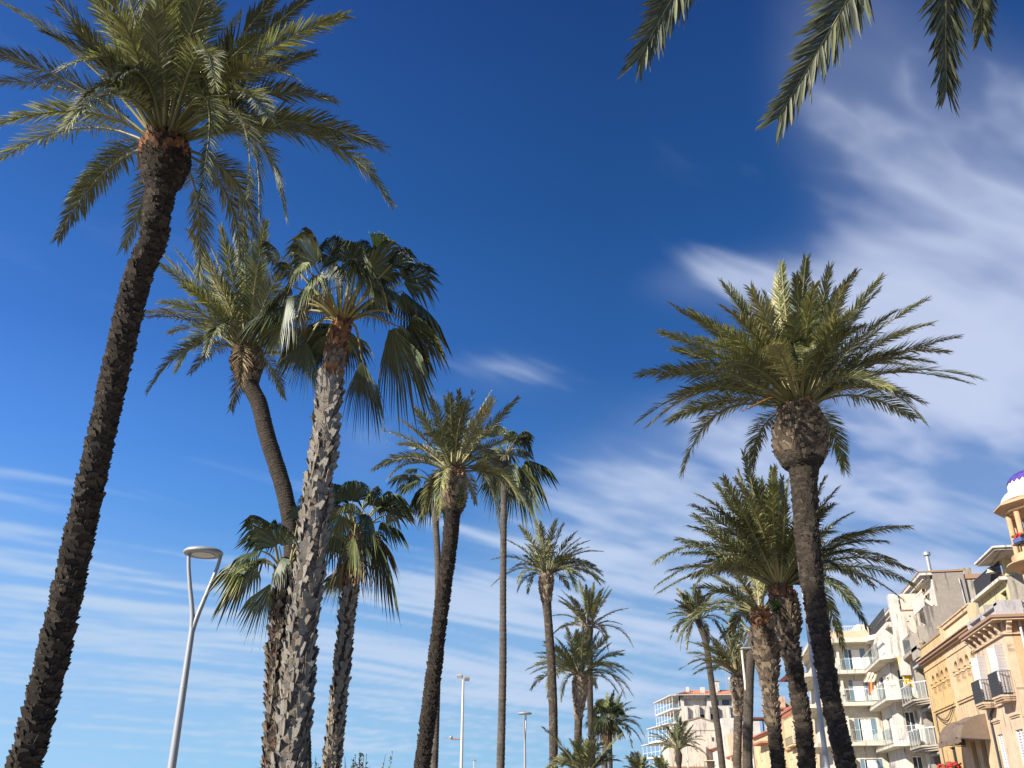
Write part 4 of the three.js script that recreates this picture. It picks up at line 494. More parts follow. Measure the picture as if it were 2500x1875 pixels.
farHouse({ name: 'salmon_house', label: 'salmon house with small terracotta window hoods, left of the apricot house', px: 1795, py: 1795, depth: 134, w: 10, d: 9, turn: 8, mat: M.salmon, hood: true, windows: [[1, 2, 6.2, 8.4], [4.2, 5.2, 6.2, 8.4], [7, 8, 6.2, 8.4], [1, 2, 2.4, 5], [4.2, 5.2, 2.4, 5], [7, 8, 2.4, 5]], paneMat: M.shutter, more: (b, h) => { part('parapet', sb(0, 0.3, h, h + 0.6, 0, 10), M.salmon, b); part('roof_pergola', sb(1, 5, h + 2.2, h + 2.5, 0, 3), M.redWood, b); for (const [x, a] of [[1.2, 0.2], [1.2, 2.8], [4.8, 0.2], [4.8, 2.8]]) part('pergola_post', bar(V(x, h, -a), V(x, h + 2.2, -a), 0.15), M.redWood, b); } });
farHouse({ name: 'white_house', label: 'small white house with red tiled eave and tall pale shutters below the gable', px: 1752, py: 1822, depth: 140, w: 8, d: 8, turn: 9, mat: M.white, windows: [[0.8, 2, 5, 7.6], [3.6, 4.8, 5, 7.6], [0.8, 2, 0.5, 3.6], [3.6, 4.8, 0.5, 3.6]], cornice: true, corniceMat: M.terrace, balconies: [[0.4, 5.4, 4.7]], more: (b, h) => { part('upper_storey', sb(1.2, 7, h, h + 4.2, 0.8, 7), M.white, b); part('shutter', sb(1.12, 1.2, h + 0.6, h + 3.4, 1.6, 2.8), M.lilac, b); } });
{ // gabled house before the white tower
  const p = at(1650, 1800, 146), q = at(1772, 1800, 146), b = thing('gabled_house', 'pale house with a broad blank gable wall in front of the white tower', 'house'), w = p.distanceTo(q), h = p.y, s = new THREE.Shape([[0, 0], [w, 0], [w, h + 1.7], [w * 0.5, h + 3.0], [0, h + 1.9]].map((k) => new THREE.Vector2(...k)));
  part('gable_wall', new THREE.ExtrudeGeometry(s, { depth: 8, bevelEnabled: false }).translate(0, 0, -8), M.pinkWhite, b); part('string_course', box(0, w, h + 1.0, h + 1.12, 0, 0.08), M.greyWarm, b); part('verge', merge([bar(V(-0.1, h + 1.95, 0.05), V(w * 0.5, h + 3.08, 0.05), 0.16), bar(V(w * 0.5, h + 3.08, 0.05), V(w + 0.1, h + 1.75, 0.05), 0.16)]), M.stone, b); for (const x of [0.72, 0.8, 0.88]) part('window', box(w * x, w * x + 0.3, h - 0.6, h, 0, 0.04), M.dark, b);
  part('lower_wall', box(-1.5, w * 0.55, 0, h - 1.2, -6, 1.2), M.cream, b); part('lower_parapet', box(-1.6, w * 0.56, h - 4.6, h - 4.4, 1.2, 1.4), M.brownTrim, b); part('awning', box(w * 0.5, w * 0.78, h - 3.6, h - 3.5, 0, 1.8), M.beigeCloth, b); part('balcony', box(w * 0.5, w * 1.05, h - 5.4, h - 5.2, 0, 1.6), M.cream, b); railing(b, V(w * 0.5, h - 5.2, 1.55), V(w * 1.05, h - 5.2, 1.55), 1, { gap: 0.2, mat: M.iron });
  b.position.set(p.x, 0, p.z); b.rotation.y = PSI; // faces back along the promenade
}
{ // white tower block with glazed balconies and a tiled roof
  const top = at(1657, 1696, 168), b = thing('white_tower_block', 'tall white block with stepped glazed balconies and red tiled roof', 'apartment building'), h = top.y, Wd = 14, D = 10.4;
  part('side_wall', wallCam(0, 0, D, 0, h - 2.0, [[3.2, 4.4, h - 4.1, h - 3.5], [5.6, 6.2, h - 4.3, h - 3.4]], 0.3), M.pinkWhite, b); part('house_body', sb(0.05, D, 0, h - 2.1, 0.32, Wd), M.pinkWhite, b);
  for (const x of [1.0, 2.6, 5.0, 6.4, 8.8]) part('rib', sb(x, x + (x === 2.6 ? 0.9 : 0.35), 0, h - 2.0 + (x === 2.6 || x === 5 ? 0.08 : -0.05), -0.75, 0), M.pinkWhite, b);
  part('attic', merge([sb(0.3, 0.9, h - 2.0, h, 0.2, 1), sb(0.3, D, h - 0.6, h, 0.2, 1), sb(5.2, 6.2, h - 2.0, h, 0.2, 1), sb(9.8, 10.3, h - 2.0, h, 0.2, 1), sb(0.5, D, h - 2.0, h - 0.1, 1.3, Wd)]), M.white, b);
  for (const [x0, x1] of [[6.6, 7.6], [8, 9.6]]) { const w = part('window', sb(x0, x1, h - 1.9, h - 0.7, 1.22, 1.3), M.frame, b); part('pane', sb(x0 + 0.08, x1 - 0.08, h - 1.8, h - 0.8, 1.18, 1.22), M.glass, w); } for (const [x0, x1, y0, y1] of [[3.2, 4.4, h - 4.1, h - 3.5], [5.6, 6.2, h - 4.3, h - 3.4]]) part('window', sb(x0, x1, y0, y1, 0.15, 0.2), M.dark, b);
  { const s = new THREE.BufferGeometry(), a = [[-0.6, h, 0.6], [D, h, 0.6], [D, h + 1.3, -5], [2.8, h + 1.3, -5], [-0.6, h, -Wd], [2.8, h + 1.3, -Wd]]; s.setAttribute('position', new THREE.Float32BufferAttribute([0, 1, 2, 0, 2, 3, 0, 3, 5, 0, 5, 4].flatMap((i) => a[i]), 3)); s.setAttribute('uv', new THREE.Float32BufferAttribute(new Array(24).fill(0), 2)); s.computeVertexNormals(); const rf = part('roof', s, M.tile, b), g = []; for (let i = 0; i < 31; i++) { const x = -0.4 + i * 0.35; g.push(tube([V(x, h + 0.03, 0.6), V(Math.max(x, 2.8), h + 1.33, -5)], 0.08, 5)); } part('tile_rows', merge(g), M.tile, rf).userData.kind = 'stuff'; part('eave', box(-0.7, D, h - 0.14, h - 0.02, -0.2, 0.75), M.white, b); for (const [x, z, w, k] of [[1.8, -2, 0.5, 0.4], [4.4, -1.4, 0.8, 0.3], [6.6, -1.4, 0.9, 0.3], [7.2, -3, 1.0, 1.5]]) part('chimney', box(x, x + w, h + 0.3, h + 1.2 + k, z - w, z), M.white, rf); part('chimney_cap', box(7.05, 8.35, h + 2.7, h + 2.82, -4.15, -2.85), M.brownTrim, rf); }
  { const m = part('antenna_mast', merge([bar(V(9.6, h + 1, -3), V(9.6, h + 7.5, -3), 0.12), bar(V(10, h + 1, -3), V(10, h + 7, -3), 0.08)].concat([0, 1, 2, 3, 4, 5].map((i) => bar(V(9.6, h + 1.6 + i, -3), V(10, h + 2.2 + i, -3), 0.06)))), M.galvDark, b); part('aerial_dish', new THREE.SphereGeometry(0.42, 12, 8, 0, 6.29, 0, 1.2).rotateX(1.2).translate(10.3, h + 3, -2.8), M.white, m); part('aerial_box', box(9.1, 9.4, h + 4.6, h + 6.2, -3.1, -2.9), M.white, m); }
  // glazed balconies towards the sea, each lower pair reaching farther out
  [[h - 2.3, 2.1, 2.9], [h - 4.8, 2.0, 2.8], [h - 7.4, 2.3, 4.6], [h - 10.3, 2.2, 5.8], [h - 12.6, 2.0, 6.4], [h - 14.8, 2.0, 6.6]].forEach(([y, k, out], i) => {
    const s = part('balcony', merge([prism([[0, -0.2], [-out * 0.45, -0.2], [-out, Wd], [0, Wd]], y - 0.3, y)].concat(i === 0 || i === 2 || i === 3 ? [prism([[0.3, -0.4], [-out * 0.5 - 0.2, -0.4], [-out - 0.3, Wd], [0.3, Wd]], y + k, y + k + 0.16)] : [])), M.white, b), g = []; const e = (f) => V(lerp(-out * 0.45, -out, f), y, lerp(0.2, -Wd, f));
    for (let j = 0; j <= 6; j++) g.push(bar(e(j / 6), add(e(j / 6), UP, k), 0.07)); g.push(bar(add(e(0), UP, 0.8), add(e(1), UP, 0.8), 0.05)); part('railing', merge(g), M.frame, s);
    for (let j = 0; j < 6; j++) { const p0 = e(j / 6), p1 = e((j + 1) / 6); part('glass_panel', new THREE.BoxGeometry(0.02, 0.78, p0.distanceTo(p1) - 0.1).applyMatrix4(new THREE.Matrix4().lookAt(p0, p1, UP)).translate((p0.x + p1.x) / 2, y + 0.4, (p0.z + p1.z) / 2), M.rail, s); } part('glass_panel', box(-out * 0.45, -0.1, y, y + 0.78, 0.18, 0.2), M.rail, s); part('back_wall', box(-0.06, 0.05, y, y + k, -Wd, -0.4), i < 2 ? M.cream : M.pinkWhite, s); part('window', box(-0.12, -0.06, y + 0.1, y + 1.6, -5, -1.4), M.glass, s);
  });
  b.position.set(top.x, 0, top.z); b.rotation.y = THREE.MathUtils.degToRad(10);
}

// ------------------------------------------------------------------ street lamps and masts
function forkLamp(label, base, turn, lean = 0) {
  const g = thing('street_lamp', label, 'street lamp', 'forked street lamps of the promenade');
  part('pole', tube([V(0, 0, 0), V(0, 5.9, 0)], (t) => lerp(0.125, 0.075, t), 18, 12), M.galv, g); part('base_plate', new THREE.CylinderGeometry(0.2, 0.22, 0.06, 18).translate(0, 0.03, 0), M.galv, g); part('joint_ring', new THREE.CylinderGeometry(0.128, 0.13, 0.05, 18).translate(0, 1.05, 0), M.galvDark, g);
  part('access_door', new RoundedBoxGeometry(0.13, 0.5, 0.05, 2, 0.015).translate(0, 1.6, 0.1), M.galvDark, g); part('joint_ring', new THREE.CylinderGeometry(0.094, 0.094, 0.04, 18).translate(0, 4.4, 0), M.galvDark, g);
  part('arm', tube([V(0.0, 5.75, 0), V(-0.06, 6.3, 0), V(-0.22, 7.0, 0), V(-0.34, 7.6, 0), V(-0.36, 7.9, 0), V(-0.29, 8.02, 0), V(-0.15, 8.05, 0)], (t) => lerp(0.07, 0.045, t), 12, 26), M.galv, g);
  part('arm', tube([V(0.0, 5.75, 0), V(0.07, 6.15, 0), V(0.26, 6.9, 0), V(0.42, 7.55, 0), V(0.47, 7.9, 0)], (t) => lerp(0.07, 0.045, t), 12, 22), M.galv, g);
  const hd = part('lamp_head', new THREE.LatheGeometry([[0, 8.04], [0.3, 8.03], [0.47, 7.99], [0.525, 7.94], [0.53, 7.9], [0.50, 7.865], [0.42, 7.85], [0.38, 7.87], [0, 7.87]].map((p) => new THREE.Vector2(...p)), 40), M.galv, g); part('diffuser', new THREE.CylinderGeometry(0.3, 0.3, 0.012, 32).translate(0, 7.862, 0), M.lens, hd);
  g.position.copy(base); g.rotation.y = turn; g.rotation.z = lean; return g;
}
const topAt = (px, py, y) => { const r = ray(px, py), k = (y - EYE) / r.y; const p = camera.position.clone().addScaledVector(r, k); return V(p.x, 0, p.z); };
const l1 = forkLamp('nearest forked street lamp with round disc head, left of the fan palms', topAt(497, 1347, 7.95), PSI + 0.25, 0);
const cloneLamp = (label, px, py, turn, y) => { const c = l1.clone(); c.name = numbered('street_lamp'); c.userData = { ...l1.userData, label }; scene.add(c); c.position.copy(topAt(px, py, y)); c.rotation.set(0, turn, 0); return c; };
cloneLamp('middle forked street lamp with disc head, right of the slender central palm', 1281, 1741, PSI + 1.35, 7.95);
cloneLamp('farthest small forked street lamp between the low palm crowns', 1457, 1838, PSI + 1.2, 7.95);
function armLamp(label, px, py, y, w = 0.05, flip = 1) { const g = thing('arm_lamp', label, 'street lamp', 'single-arm lamps of the right row'); part('pole', tube([V(0, 0, 0), V(0, y, 0)], (t) => lerp(w * 1.7, w, t), 14, 10), w < 0.05 ? M.galv : M.polePaint, g); part('arm', tube([V(0, y - 0.1, 0), V(0.05 * flip, y + 0.02, 0), V(0.2 * flip, y + 0.06, 0)], 0.03, 8, 8), M.galv, g); const h = part('lamp_head', new RoundedBoxGeometry(0.66, 0.09, 0.3, 3, 0.04).translate(0.3 * flip, y + 0.09, 0), M.galv, g); part('diffuser', new THREE.BoxGeometry(0.44, 0.012, 0.2).translate(0.32 * flip, y + 0.04, 0), M.lens, h); g.position.copy(topAt(px, py, y)); g.rotation.y = PSI; return g; }
armLamp('thin beige lamp post with flat head left of the plain grey palm trunk', 1811, 1588, 8);
armLamp('thin beige lamp post with flat head over the small palm before the white tower', 1674, 1792, 8);
armLamp('grey lamp post crossing the foot of the big right palm, its head hidden', 1951, 1372, 8, 0.048);
{ // floodlight mast
  const g = thing('floodlight_mast', 'tall thin mast with two floodlights and a side arm left of centre', 'floodlight mast'), y = 12.2; part('pole', tube([V(0, 0, 0), V(0, y, 0)], (t) => lerp(0.16, 0.1, t), 12, 10), M.polePaint, g); part('cross_bar', bar(V(-0.35, y, 0), V(0.35, y, 0), 0.06), M.galvDark, g);
  for (const s of [-1, 1]) { const f = part('floodlight', new RoundedBoxGeometry(0.52, 0.4, 0.16, 2, 0.03).rotateX(0.75).rotateY(s * 0.25).translate(s * 0.32, y + 0.2 - s * 0.12, 0.1), M.galv, g); part('lens', new THREE.BoxGeometry(0.44, 0.32, 0.02).translate(0, 0, 0.09).rotateX(0.75).rotateY(s * 0.25).translate(s * 0.32, y + 0.2 - s * 0.12, 0.1), M.lens, f); }
  part('side_arm', merge([tube([V(0, 7.1, 0), V(-1.0, 7.15, 0)], 0.06, 8), tube([V(-1.0, 7.15, 0), V(-1.6, 7.2, 0)], 0.025, 6)]), std(C(0.4, 0.2, 0.12), 0.7), g); part('camera_box', merge([new THREE.SphereGeometry(0.14, 10, 8).translate(-0.98, 7.28, 0), box(-1.25, -0.9, 7.14, 7.26, -0.06, 0.06)]), M.galvDark, g);
  g.position.copy(topAt(1131, 1660, y)); g.rotation.y = PSI;
  const c = g.clone(); c.name = numbered('floodlight_mast'); c.userData = { label: 'tiny far mast peeping over the bottom edge left of the middle lamp', category: 'floodlight mast' }; scene.add(c); c.remove(c.children.find((k) => k.name === 'side_arm'), c.children.find((k) => k.name === 'camera_box')); c.position.copy(topAt(1157, 1858, y));
}
// ------------------------------------------------------------------ shrubs at the bottom edge
for (const [px, n, lb, sd, hi] of [[770, 26, 'twiggy green shrub at the bottom edge between the two scaly trunks', 31, 2.28], [880, 34, 'twiggy green shrub at the bottom edge right of the brown scaly trunk', 32, 2.33]]) {
  const r = rng(sd), c = topAt(px, 1895, 2.1), g = thing('shrub', lb, 'shrub', 'shrubs along the left row'), tw = [], s = new Strip(), base = topAt(px, 1895, 2.1); // the shrub stands on the ground below the view
  const p0 = atH(px, 1875, 18); base.set(p0.x, 0, p0.z);
  for (let i = 0; i < n; i++) { const a = r() * 6.28, q = 0.75 * r(), tip = V(base.x + Math.cos(a) * q, hi * (0.88 + 0.2 * r()), base.z + Math.sin(a) * q * 0.6), m = V(base.x + Math.cos(a) * q * 0.6, 1.1, base.z + Math.sin(a) * q * 0.4), cv = new THREE.CatmullRomCurve3([base.clone(), m, tip]); tw.push(tube([base.clone(), m, tip], (t) => lerp(0.02, 0.004, t), 5, 8));
    for (let k = 0; k < 46; k++) { const t = 0.25 + 0.75 * r(), o = cv.getPoint(t), d = norm(V(r() - 0.5, r() - 0.2, r() - 0.5)), e = norm(d.clone().cross(V(r() - 0.5, r(), r() - 0.5))), w = 0.022 + 0.02 * r(), tn = tmpTone(r, 0.3); const A = s.v(o, tn), B = s.v(add(add(o, d, w), e, w * 0.5), tn), Cc = s.v(add(o, d, w * 2.2), tn), D = s.v(add(add(o, d, w), e, -w * 0.5), tn); s.f(A, B, Cc); s.f(A, Cc, D); } }
  part('twigs', merge(tw), M.twig, g); part('foliage', s.geo(), M.fanPale, g); rest(g, base);
}
{ // dark strap leaves at the foot of the scaly fan palm
  const g = thing('agave', 'dark strap-leaved plant at the bottom edge, left foot of the scaly fan palm', 'plant'), p = atH(655, 1885, 14.6), base = V(p.x, 0, p.z), r = rng(41);
  part('stem', tube([base.clone(), V(p.x, p.y - 0.1, p.z)], (t) => lerp(0.09, 0.05, t), 8, 8), M.twig, g);
  for (let i = 0; i < 9; i++) { const a = i * 2.4, sh = new THREE.CylinderGeometry(0.01, 0.05, 0.42, 6, 6), q = sh.attributes.position; sh.translate(0, 0.21, 0).scale(1, 1, 0.25); for (let k = 0; k < q.count; k++) { const y = q.getY(k); q.setZ(k, q.getZ(k) + 1.3 * y * y); q.setY(k, y * 0.75 - 0.9 * y * y); } sh.computeVertexNormals(); part('leaf', sh.rotateY(a).translate(p.x, p.y - 0.1, p.z), M.agave, g); } rest(g, base);
}

// ------------------------------------------------------------------ palms: each one of the two rows
const zoom = (x0, y0, k) => (x, y) => [x0 + x / k, y0 + y / k];
const BROWN = [0.20, 0.15, 0.10], DARKB = [0.085, 0.062, 0.042], GREYB = [0.30, 0.25, 0.195], REDB = [0.13, 0.06, 0.035];
const dateGroup = 'date palms of the two promenade rows', fanGroup = 'fan palms of the promenade rows';
const scaleSet = (t0, t1, o = {}) => ({ t0, t1, pitch: 0.062, w: 0.125, h: 0.09, out: 0.062, skew: 0.5, shapes: SCALES, miss: 0.14, mats: M.scale, parts: 0, ...o });
const bootSet = (t0, t1, o = {}) => ({ t0, t1, pitch: 0.085, w: 0.13, h: 0.15, out: 0.13, shapes: STUBS, mats: M.boot, parts: 0, ...o });

palm({ seed: 101, near: 1, label: 'tallest feather palm on the left, thick dark leaning trunk, crown cut by the top edge', group: dateGroup, map: zoom(0, 0, 2.212), len: 4.7, leaflet: 0.46, wid: 0.034, n: 92, rib: 0.042, nu: 64, dv: 0.022,
  trunk: [[403, 350, 14.6, 84], [402, 374, 14.6, 108], [400, 406, 14.6, 112], [397, 436, 14.6, 92], [392, 464, 14.6, 58.5], [388, 492, 14.6, 55.0], [380, 540, 14.6, 55.0], [374, 585, 14.7, 54.2], [345, 655, 14.8, 52.6], [322, 735, 14.9, 52.6], [282, 905, 15, 51.9], [239, 1100, 15.1, 52.6], [189, 1333, 15.2, 57.3], [137, 1567, 15.2, 61.1], [79, 1800, 15.2, 63.5], [58, 1875, 15.2, 65.0]],
  skin: scars(0.12, 9, 0.034, [0.10, 0.075, 0.05], 1, 1.3),
  boots: [{ t0: 0.98, t1: 0.999, pitch: 0.09, w: 0.08, h: 0.17, out: 0.12, skew: 0.9, shapes: STUBS, mats: [M.bootRed[0], M.ribDark, M.boot[0], M.bootRed[1], M.boot[2]], parts: 60 }, scaleSet(0, 0.918, { pitch: 0.056, w: 0.135, h: 0.085 }), bootSet(0.918, 0.985, { parts: 180, pitch: 0.06, w: 0.09, h: 0.11, out: 0.09, matAt: (t) => t > 0.945 ? [M.bootRed[0], M.bootRed[2], M.bootRed[1], M.scale[2], M.scale[0]] : [M.scale[0], M.scale[2], M.scale[4], M.bootRed[1]] })],
  tips: [[-40, -10], [180, -130], [420, -190], [-90, 450], [-70, 690], [-60, 900], [380, 1085, 0.4], [308, 1290, 0.35], [670, 1340, 0.9], [360, 680, -1], [-120, 250, 0.3], [250, -420], [520, -260], [640, -320], [700, -220, 1], [760, -400, -0.5], [820, -230, 0.5], [900, -350, -1], [960, -260], [1010, -380], [1090, -260], [1180, -200, -1], [1250, -330], [1480, -20, -0.6], [1680, -20, 0.4], [1865, 85, 0.6], [1690, 290, 0.5], [1805, 545, -0.5], [2060, 795], [2112, 1105], [1822, 742, 1], [1542, 1172, -0.4], [1400, 1210, -0.9], [1345, 1055, -1], [1068, 1490, 0.9, { mat: M.leafGrey }], [1300, 1410, 0.7], [1372, 1270, 0.3], [1080, 1080, -1], [740, 60, 1, { mat: M.leafYellow }], [1450, 640, -0.8], [420, 560, -0.9], [560, 240, 0.8], [1270, 420, 0.9], [1120, 250, 0.7], [980, 160, 0.9], [640, 420, -0.8], [830, 60, -0.6], [1160, 480, -1], [240, 180, -0.5], [560, -80, -0.8], [1380, 200, -0.8], [1600, 420, -0.9], [900, 300, 1], [720, 250, 0.9], [300, 60, -0.7], [860, -200, -0.9], [1300, 80, 0.7], [1660, 640, 0.5], [880, -420, 0.4], [1120, -380, 0.4]], fill: 2, elLo: 0.8, broken: 1, spread: 0.95,
  extra: (root, top) => { const s = add(top, UP, 0.25); part('spathe', tube([add(s, RIGHT, -0.06), add(add(s, RIGHT, -0.16), UP, 0.55), add(add(s, RIGHT, -0.42), UP, 1.15)], (t) => 0.07 * Math.sin(0.3 + 2.7 * t), 8, 10), M.orangeRib, root); } });

palm({ seed: 202, near: 1, label: 'feather palm with curved trunk and round dark boss, left of the scaly fan palm', group: dateGroup, map: zoom(300, 480, 2.592), len: 4.3, leaflet: 0.42, wid: 0.04, n: 66, rib: 0.045, nu: 44, dv: 0.026, leaf: [M.leaf, M.leafDark, M.leaf, M.leafGrey], sunYellowShare: 0.12,
  trunk: [[602, 866, 23, 54], [604, 884, 23, 72], [606, 903, 23, 70], [609, 924, 23, 46], [613, 945, 23, 37], [632, 985, 23, 38], [648, 1050, 23, 38], [667, 1113, 23, 38], [692, 1193, 23, 38], [710, 1287, 23, 38], [713, 1380, 23, 39], [714, 1480, 23, 40], [722, 1600, 23, 41], [734, 1750, 23, 42], [738, 1875, 23, 43]],
  skin: rings(0.075, 0.02, [0.13, 0.097, 0.066], 2), boots: [{ t0: 0.972, t1: 0.999, pitch: 0.09, w: 0.08, h: 0.17, out: 0.12, skew: 0.9, shapes: STUBS, mats: [M.bootRed[0], M.ribDark, M.boot[0], M.bootRed[1], M.boot[2]], parts: 60 }, bootSet(0.912, 0.985, { parts: 90, w: 0.13, h: 0.15, matAt: () => [M.boot[0], M.boot[2], M.boot[1], M.bootRed[1]] })],
  tips: [[205, 418], [228, 345], [335, 340], [420, 222], [250, 670], [128, 765], [130, 735, 0.4], [160, 1235], [430, 1115, 0.8], [680, 1352, 0.8], [1010, 1270, 0.8], [1240, 1290, 0.3], [1505, 915, -0.3], [900, 165], [700, 260], [560, 330], [810, 280], [1000, 480], [1120, 640], [960, 1000, 1], [620, 200, -0.7], [760, 150, -0.5], [480, 480, 0.8], [880, 420, 0.9], [380, 560, -0.7], [640, 560, 1], [1180, 780, -0.6], [520, 1000, -0.8], [760, 480, 1], [1040, 1050, -0.8], [460, 300, -0.6]], fill: 4, elLo: 0.3, dead: 1, broken: 1 });

fanPalm({ seed: 303, near: 1, label: 'nearest fan palm, leaning trunk armoured in pale grey split leaf bases', group: fanGroup, map: zoom(300, 480, 2.592), stalk: 1.25, blade: 0.95, segs: 34, nu: 36, dv: 0.05, fill: 11, elLo: 0.15, elHi: 1.45,
  trunk: [[836, 785, 15.4, 31.6], [832, 805, 15.4, 39.1], [825, 830, 15.4, 40.9], [813, 904, 15.4, 42.8], [798, 1020, 15.4, 47.4], [789, 1105, 15.3, 52.1], [771, 1240, 15.3, 56.7], [757, 1380, 15.2, 59.5], [743, 1474, 15.2, 61.4], [733, 1567, 15.2, 63.2], [722, 1707, 15.1, 66.0], [705, 1875, 15, 67.9]],
  skin: rings(0.2, 0.02, [0.42, 0.34, 0.26], 3),
  boots: [{ t0: 0.14, t1: 0.865, pitch: 0.098, w: 0.11, h: 0.21, out: 0.085, cross: 1, miss: 0.06, shapes: PLATES, mats: M.bootGrey, parts: 300 }, { t0: 0.0, t1: 0.14, pitch: 0.10, w: 0.11, h: 0.22, out: 0.09, cross: 1, miss: 0.06, shapes: PLATES, mats: M.bootGrey, parts: 0 }, { t0: 0.865, t1: 0.985, pitch: 0.08, w: 0.11, h: 0.15, out: 0.09, skew: 1, shapes: PLATES, mats: M.bootRed, parts: 0, matAt: (t) => t > 0.92 ? M.bootRed : [...M.bootRed, M.bootGrey[1], M.bootGrey[3]] }],
  leaves: [[1770, 598, 2065, 830, 0.2], [1690, 815, 1915, 1250, 0.3, { half: 0.8, droop: 0.22, fold: 0.6, mat: M.fan }], [1512, 1030, 1600, 1390, 0.5, { half: 0.75, droop: 0.22, fold: 0.6, mat: M.fan }], [1560, 470, 1680, 600, -0.7], [1700, 430, 1830, 250, 0.1, { n: V(0.1, 0.2, 1), droop: 0.7 }], [1590, 330, 1625, 190, -0.3, { mat: M.fanNew, half: 0.6, droop: 0.2 }], [1450, 400, 1470, 200, -0.6, { droop: 0.8 }], [1350, 400, 1330, 190, 0.3, { half: 0.9 }], [1235, 430, 1130, 120, 0.1], [1200, 500, 1110, 640, -0.9], [1000, 380, 880, 260, 0.4], [960, 640, 830, 760, -0.2], [1150, 640, 1090, 800, -0.7, { mat: M.fanDry, dead: 1 }], [1165, 915, 1100, 1170, 0.1, { half: 0.8, droop: 0.22, fold: 0.6, mat: M.fan }], [1290, 880, 1250, 1070, 0.6, { half: 0.7, droop: 0.2 }], [1010, 820, 930, 980, 0.2], [1040, 640, 1000, 880, -0.8], [1470, 400, 1490, 540, -0.9, { droop: 0.6, half: 1.1 }], [1620, 520, 1750, 480, 0.7], [1340, 420, 1300, 550, -0.9, { droop: 0.6, half: 1.1 }], [1100, 470, 980, 430, 0.7], [1560, 440, 1600, 330, 0.9], [1180, 380, 1060, 260, 0.6, { droop: 0.8 }], [1400, 330, 1420, 240, 0.9, { mat: M.fanPale }], [1060, 560, 930, 640, -0.4], [1130, 420, 1040, 520, -0.8], [1640, 560, 1800, 640, -0.4], [1260, 600, 1170, 740, 0.8], [1580, 640, 1690, 760, 0.8], [1350, 420, 1250, 330, -0.4], [1500, 360, 1560, 250, 0.4]] });

fanPalm({ seed: 404, label: 'fan palm behind the scaly fan palm, crown seen right of the street lamp disc', group: fanGroup, map: zoom(0, 1100, 2.141), stalk: 1.0, blade: 1.05, segs: 26, near: 1,
  trunk: [[694, 1398, 22, 38], [690, 1440, 22, 36], [687, 1474, 22, 36], [679, 1567, 22, 40], [672, 1754, 22, 42], [668, 1875, 22, 44]], skin: rings(0.2, 0.02, [0.06, 0.042, 0.03], 4),
  boots: [{ t0: 0.1, t1: 0.98, pitch: 0.12, w: 0.11, h: 0.2, out: 0.11, cross: 1, shapes: PLATES, mats: [...M.boot, M.bootGrey[3], M.bootGrey[1], M.bootRed[1]], parts: 120 }],
  leaves: [[1415, 430, 1285, 300, 0], [1380, 560, 1110, 600, 0], [1330, 600, 1130, 760, -0.2, { half: 1.3 }], [1420, 690, 1335, 890, -0.3, { half: 0.75, droop: 0.2 }], [1440, 480, 1270, 400, 0.5], [1560, 360, 1560, 250, 0.4], [1460, 500, 1410, 300, -0.3], [1540, 560, 1660, 620, 0.6], [1350, 520, 1200, 560, -0.5], [1560, 480, 1700, 440, 0.8], [1470, 560, 1420, 680, -0.8]] });

fanPalm({ seed: 505, label: 'fan palm with slender brown scaly trunk and dry hanging leaves, left of the floodlight mast', group: fanGroup, map: zoom(0, 1100, 2.141), stalk: 0.95, blade: 1.05, segs: 28, near: 1, skirt: 2, fill: 7, elLo: 0.2, elHi: 1.3,
  trunk: [[871, 1298, 24, 26], [868, 1340, 24, 30], [864, 1380, 24, 31], [850, 1474, 24, 31], [841, 1567, 24, 32], [827, 1707, 24, 34], [808, 1875, 24, 36]], skin: rings(0.2, 0.02, [0.20, 0.145, 0.10], 5),
  boots: [{ t0: 0.14, t1: 0.985, pitch: 0.105, w: 0.11, h: 0.18, out: 0.085, cross: 1, miss: 0.06, shapes: PLATES, mats: [M.bootGrey[0], M.bootGrey[1], M.bootGrey[2], M.boot[3], M.boot[1], M.bootRed[2]], parts: 240, matAt: (t) => t > 0.8 ? [M.boot[1], M.boot[3], M.bootRed[2], M.bootRed[0]] : [M.bootGrey[0], M.bootGrey[1], M.bootGrey[2], M.boot[3]] }],
  leaves: [[1840, 260, 1850, 85, 0, { droop: 0.7 }], [1900, 260, 2000, 130, 0.3, { droop: 0.7 }], [1790, 270, 1720, 140, 0.2, { droop: 0.7 }], [1960, 300, 2090, 260, -0.2], [1990, 370, 2130, 430, 0.2], [1960, 440, 2080, 750, -0.2, { half: 0.75, droop: 0.2 }], [1790, 340, 1720, 480, -0.4], [1850, 450, 1900, 600, -0.8, { mat: M.fanPale }], [1740, 420, 1690, 600, 0.3], [1800, 600, 1750, 770, 0.2, { half: 0.7, droop: 0.2 }], [1770, 650, 1690, 690, 0.2], [1920, 330, 1960, 470, -0.9], [1840, 330, 1840, 230, -0.6, { mat: M.fanPale, droop: 0.8 }], [1950, 420, 2080, 560, 0.6, { mat: M.fanDry, dead: 1 }], [1880, 420, 1940, 640, 0.6], [1760, 280, 1700, 330, 0.7]] });

